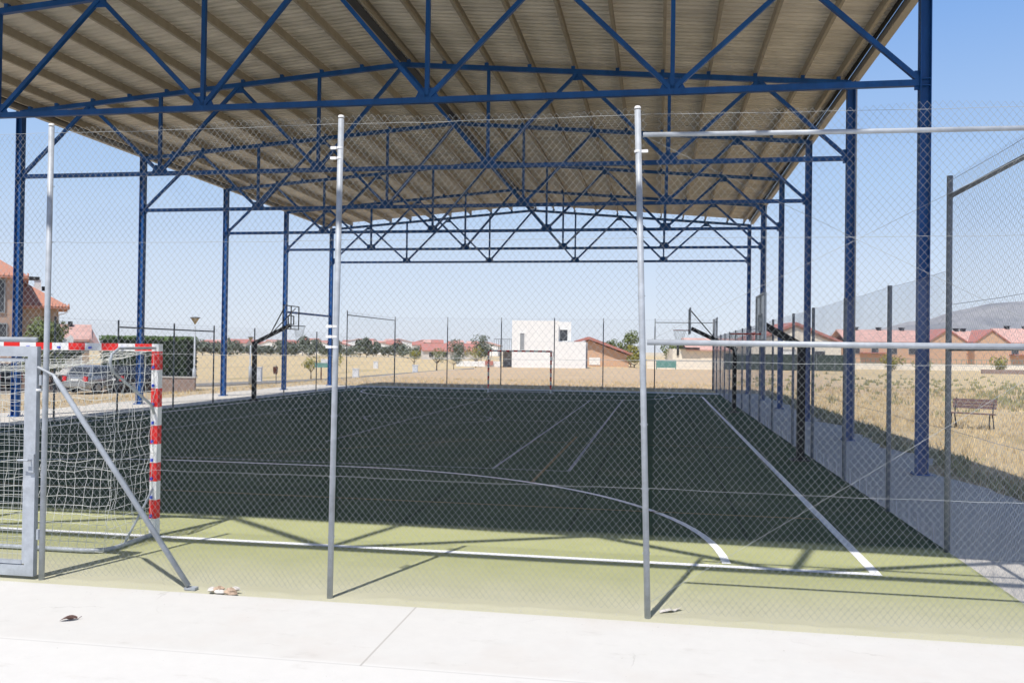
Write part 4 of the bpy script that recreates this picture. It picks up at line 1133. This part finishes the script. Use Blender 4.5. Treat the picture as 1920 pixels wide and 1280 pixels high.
def grass_field():
    gr = random.Random(2); mb = MB(); mbw = MB()
    def tuft(m_, x, y, z, n, h, sp, wd):
        for _ in range(n):
            a = gr.uniform(0, 2*PI); r = gr.uniform(0, sp); bx, by = x+r*math.cos(a), y+r*math.sin(a)
            hh = h*gr.uniform(.5, 1.25); l = gr.uniform(-.35,.35)*hh; l2 = gr.uniform(-.35,.35)*hh; t = gr.uniform(0, PI); dx, dy = wd*math.cos(t), wd*math.sin(t)
            m_.add([(bx-dx,by-dy,z-.02),(bx+dx,by+dy,z-.02),(bx+l,by+l2,z+hh)], [(0,1,2)])
    cnt = 0
    while cnt < 9000:
        y = 9 + 50*gr.random()**1.35; x = 5.2 + (4+.62*y)*gr.random()
        edge = 5.15 + .55*(noise.noise(Vector((y*.45,7.3,0)))+.5*noise.noise(Vector((y*1.7,2.1,0)))) if y < 46.5 else -20
        if x < edge+.1: continue
        dn = noise.noise(Vector((x*.22, y*.22, 3.0)))
        if dn < -.25 and gr.random() < .6: continue
        tuft(mb, x, y, gz(x,y), 5, (.10+.16*max(0,dn+.3))*(1 if x-edge > 1.2 else .8), .16, .006+.00035*y); cnt += 1
    for _ in range(3500):   # strip left of the apron and behind the far fence
        if gr.random() < .5: x = gr.uniform(-27,-19.6); y = gr.uniform(15,60)
        else: x = gr.uniform(-20,6); y = gr.uniform(46.9,62)
        tuft(mb, x, y, gz(x,y), 4, .12, .2, .016)
    o = mb.build('dry_grass', M['grassblade'], fixn=False); tag(o, 'dry straw coloured grass over the field round the court', 'grass', kind='stuff')
    # greener weeds along the apron edge and on the mound
    for _ in range(1900):
        k = gr.random()
        if k < .35:
            y = gr.uniform(9, 45); x = 5.25 + .55*(noise.noise(Vector((y*.45,7.3,0)))+.5*noise.noise(Vector((y*1.7,2.1,0)))) + abs(gr.gauss(0,.35)); h = .12
        elif k < .8:
            x = gr.gauss(22.5, 5.0); y = 44 + (x-21)*.35 + gr.gauss(0, 4.2); h = .30
            if noise.noise(Vector((x*.35, y*.35, 4))) < -.05: continue
        else:
            x = gr.gauss(17, 9); y = gr.gauss(62, 11); h = .22
        if x < 5.2: continue
        tuft(mbw, x, y, gz(x,y), 9, h*gr.uniform(.6,1.3), .22, .012+.0006*y)
    o = mbw.build('green_weeds', M['weed'], fixn=False); tag(o, 'olive green weeds along the apron edge and on the mound', 'weeds', kind='stuff')
grass_field()

# ------------------------------------------------------------------ litter on the ground
def grit():
    g2 = random.Random(31); mb = MB()
    def bit(x, y, z, r):
        vs = [(x+r*g2.uniform(.5,1.2)*math.cos(a), y+r*g2.uniform(.5,1.2)*math.sin(a), z) for a in (0,1.57,3.14,4.71)] + [(x, y, z+r*g2.uniform(.5,1.0))]
        mb.add(vs, [(0,1,4),(1,2,4),(2,3,4),(3,0,4)])
    for _ in range(900):
        x = g2.uniform(-6, 4); y = 6.74 - abs(g2.gauss(0,.10)) if g2.random() < .55 else g2.uniform(4.2, 6.74)
        bit(x, y, .012, g2.uniform(.0015,.0045))
    for _ in range(1500):
        x = g2.uniform(-6, 3); y = 6.80 + abs(g2.gauss(0,.16)); bit(x, y, .001, g2.uniform(.002,.006))
    o = mb.build('grit', M['soilline'], fixn=False); tag(o, 'loose grit and crumbs lying along the pavement and turf edge', 'grit', kind='stuff')
grit()
def leaf(label, x, y, z, L_, w_, rz, m_):
    mb = MB(); n = 9; vs = []
    for i in range(n):
        t = i/(n-1); ww = w_*math.sin(PI*min(1,t*1.02))**.7; yy = (t-.5)*L_
        vs += [(yy, -ww/2, .022*abs(math.sin(t*3))+.004), (yy, 0, .006+.010*math.sin(t*5)**2), (yy, ww/2, .03*abs(math.sin(t*2.4))+.004)]
    mb.add(vs, [(3*i+j, 3*i+j+1, 3*i+j+4, 3*i+j+3) for i in range(n-1) for j in range(2)])
    mb.tube([(L_*.5,0,.006),(L_*.72,.02,.02)], .0022, 5)
    return tag(mb.build('dry_leaf', m_, None, (x,y,z), rz=rz, fixn=False), label, 'leaf')
leaf('curled dark brown leaf lying on the pale pavement', -4.30, 5.87, .013, .12, .05, .5, M['dryleaf'])
cr = thing('crumpled_wrapper', 'crumpled brown and white paper wrapper at the turf edge near the strut foot', 'litter', (-3.55, 6.80, .012))
rp = random.Random(9)
def crumple(c, rx, ry, rz_, m_, name, seed):
    r5 = random.Random(seed); mb = MB(); vs = []; n, k = 9, 6
    for j in range(k+1):
        for i in range(n):
            t = PI*j/k; a = 2*PI*i/n; f = r5.uniform(.6, 1.25)
            vs.append((c[0]+rx*f*math.sin(t)*math.cos(a), c[1]+ry*f*math.sin(t)*math.sin(a), max(.002, c[2]+rz_*f*math.cos(t))))
    mb.add(vs, [(j*n+i, j*n+(i+1)%n, (j+1)*n+(i+1)%n, (j+1)*n+i) for j in range(k) for i in range(n)])
    return mb.build(name, m_, cr)
crumple((-.05,0,.022), .06, .035, .028, M['paper'], 'crumpled_sheet', 1); crumple((.07,-.02,.02), .06, .04, .03, M['paper'], 'crumpled_sheet', 2)
crumple((-.02,-.04,.015), .05, .02, .02, M['paperwhite'], 'torn_corner', 3); crumple((.09,.03,.03), .035, .02, .02, M['paperwhite'], 'torn_corner', 4)
crumple((-.11,-.01,.02), .03, .03, .025, M['paperwhite'], 'torn_corner', 5)
ps = thing('paper_scrap', 'white paper scrap on the turf behind the middle fence post', 'litter', (.12, 7.08, .006), .3)
mb = MB(); mb.add([(-.10,-.03,.0),(-.01,-.035,.02),(0,.03,.015),(-.09,.03,.004),(.03,-.01,.004),(.10,.02,.03),(.09,.06,.01),(.02,.04,.0)], [(0,1,2,3),(1,4,7,2),(4,5,6,7)]); mb.build('sheet', M['paperwhite'], ps, fixn=False)
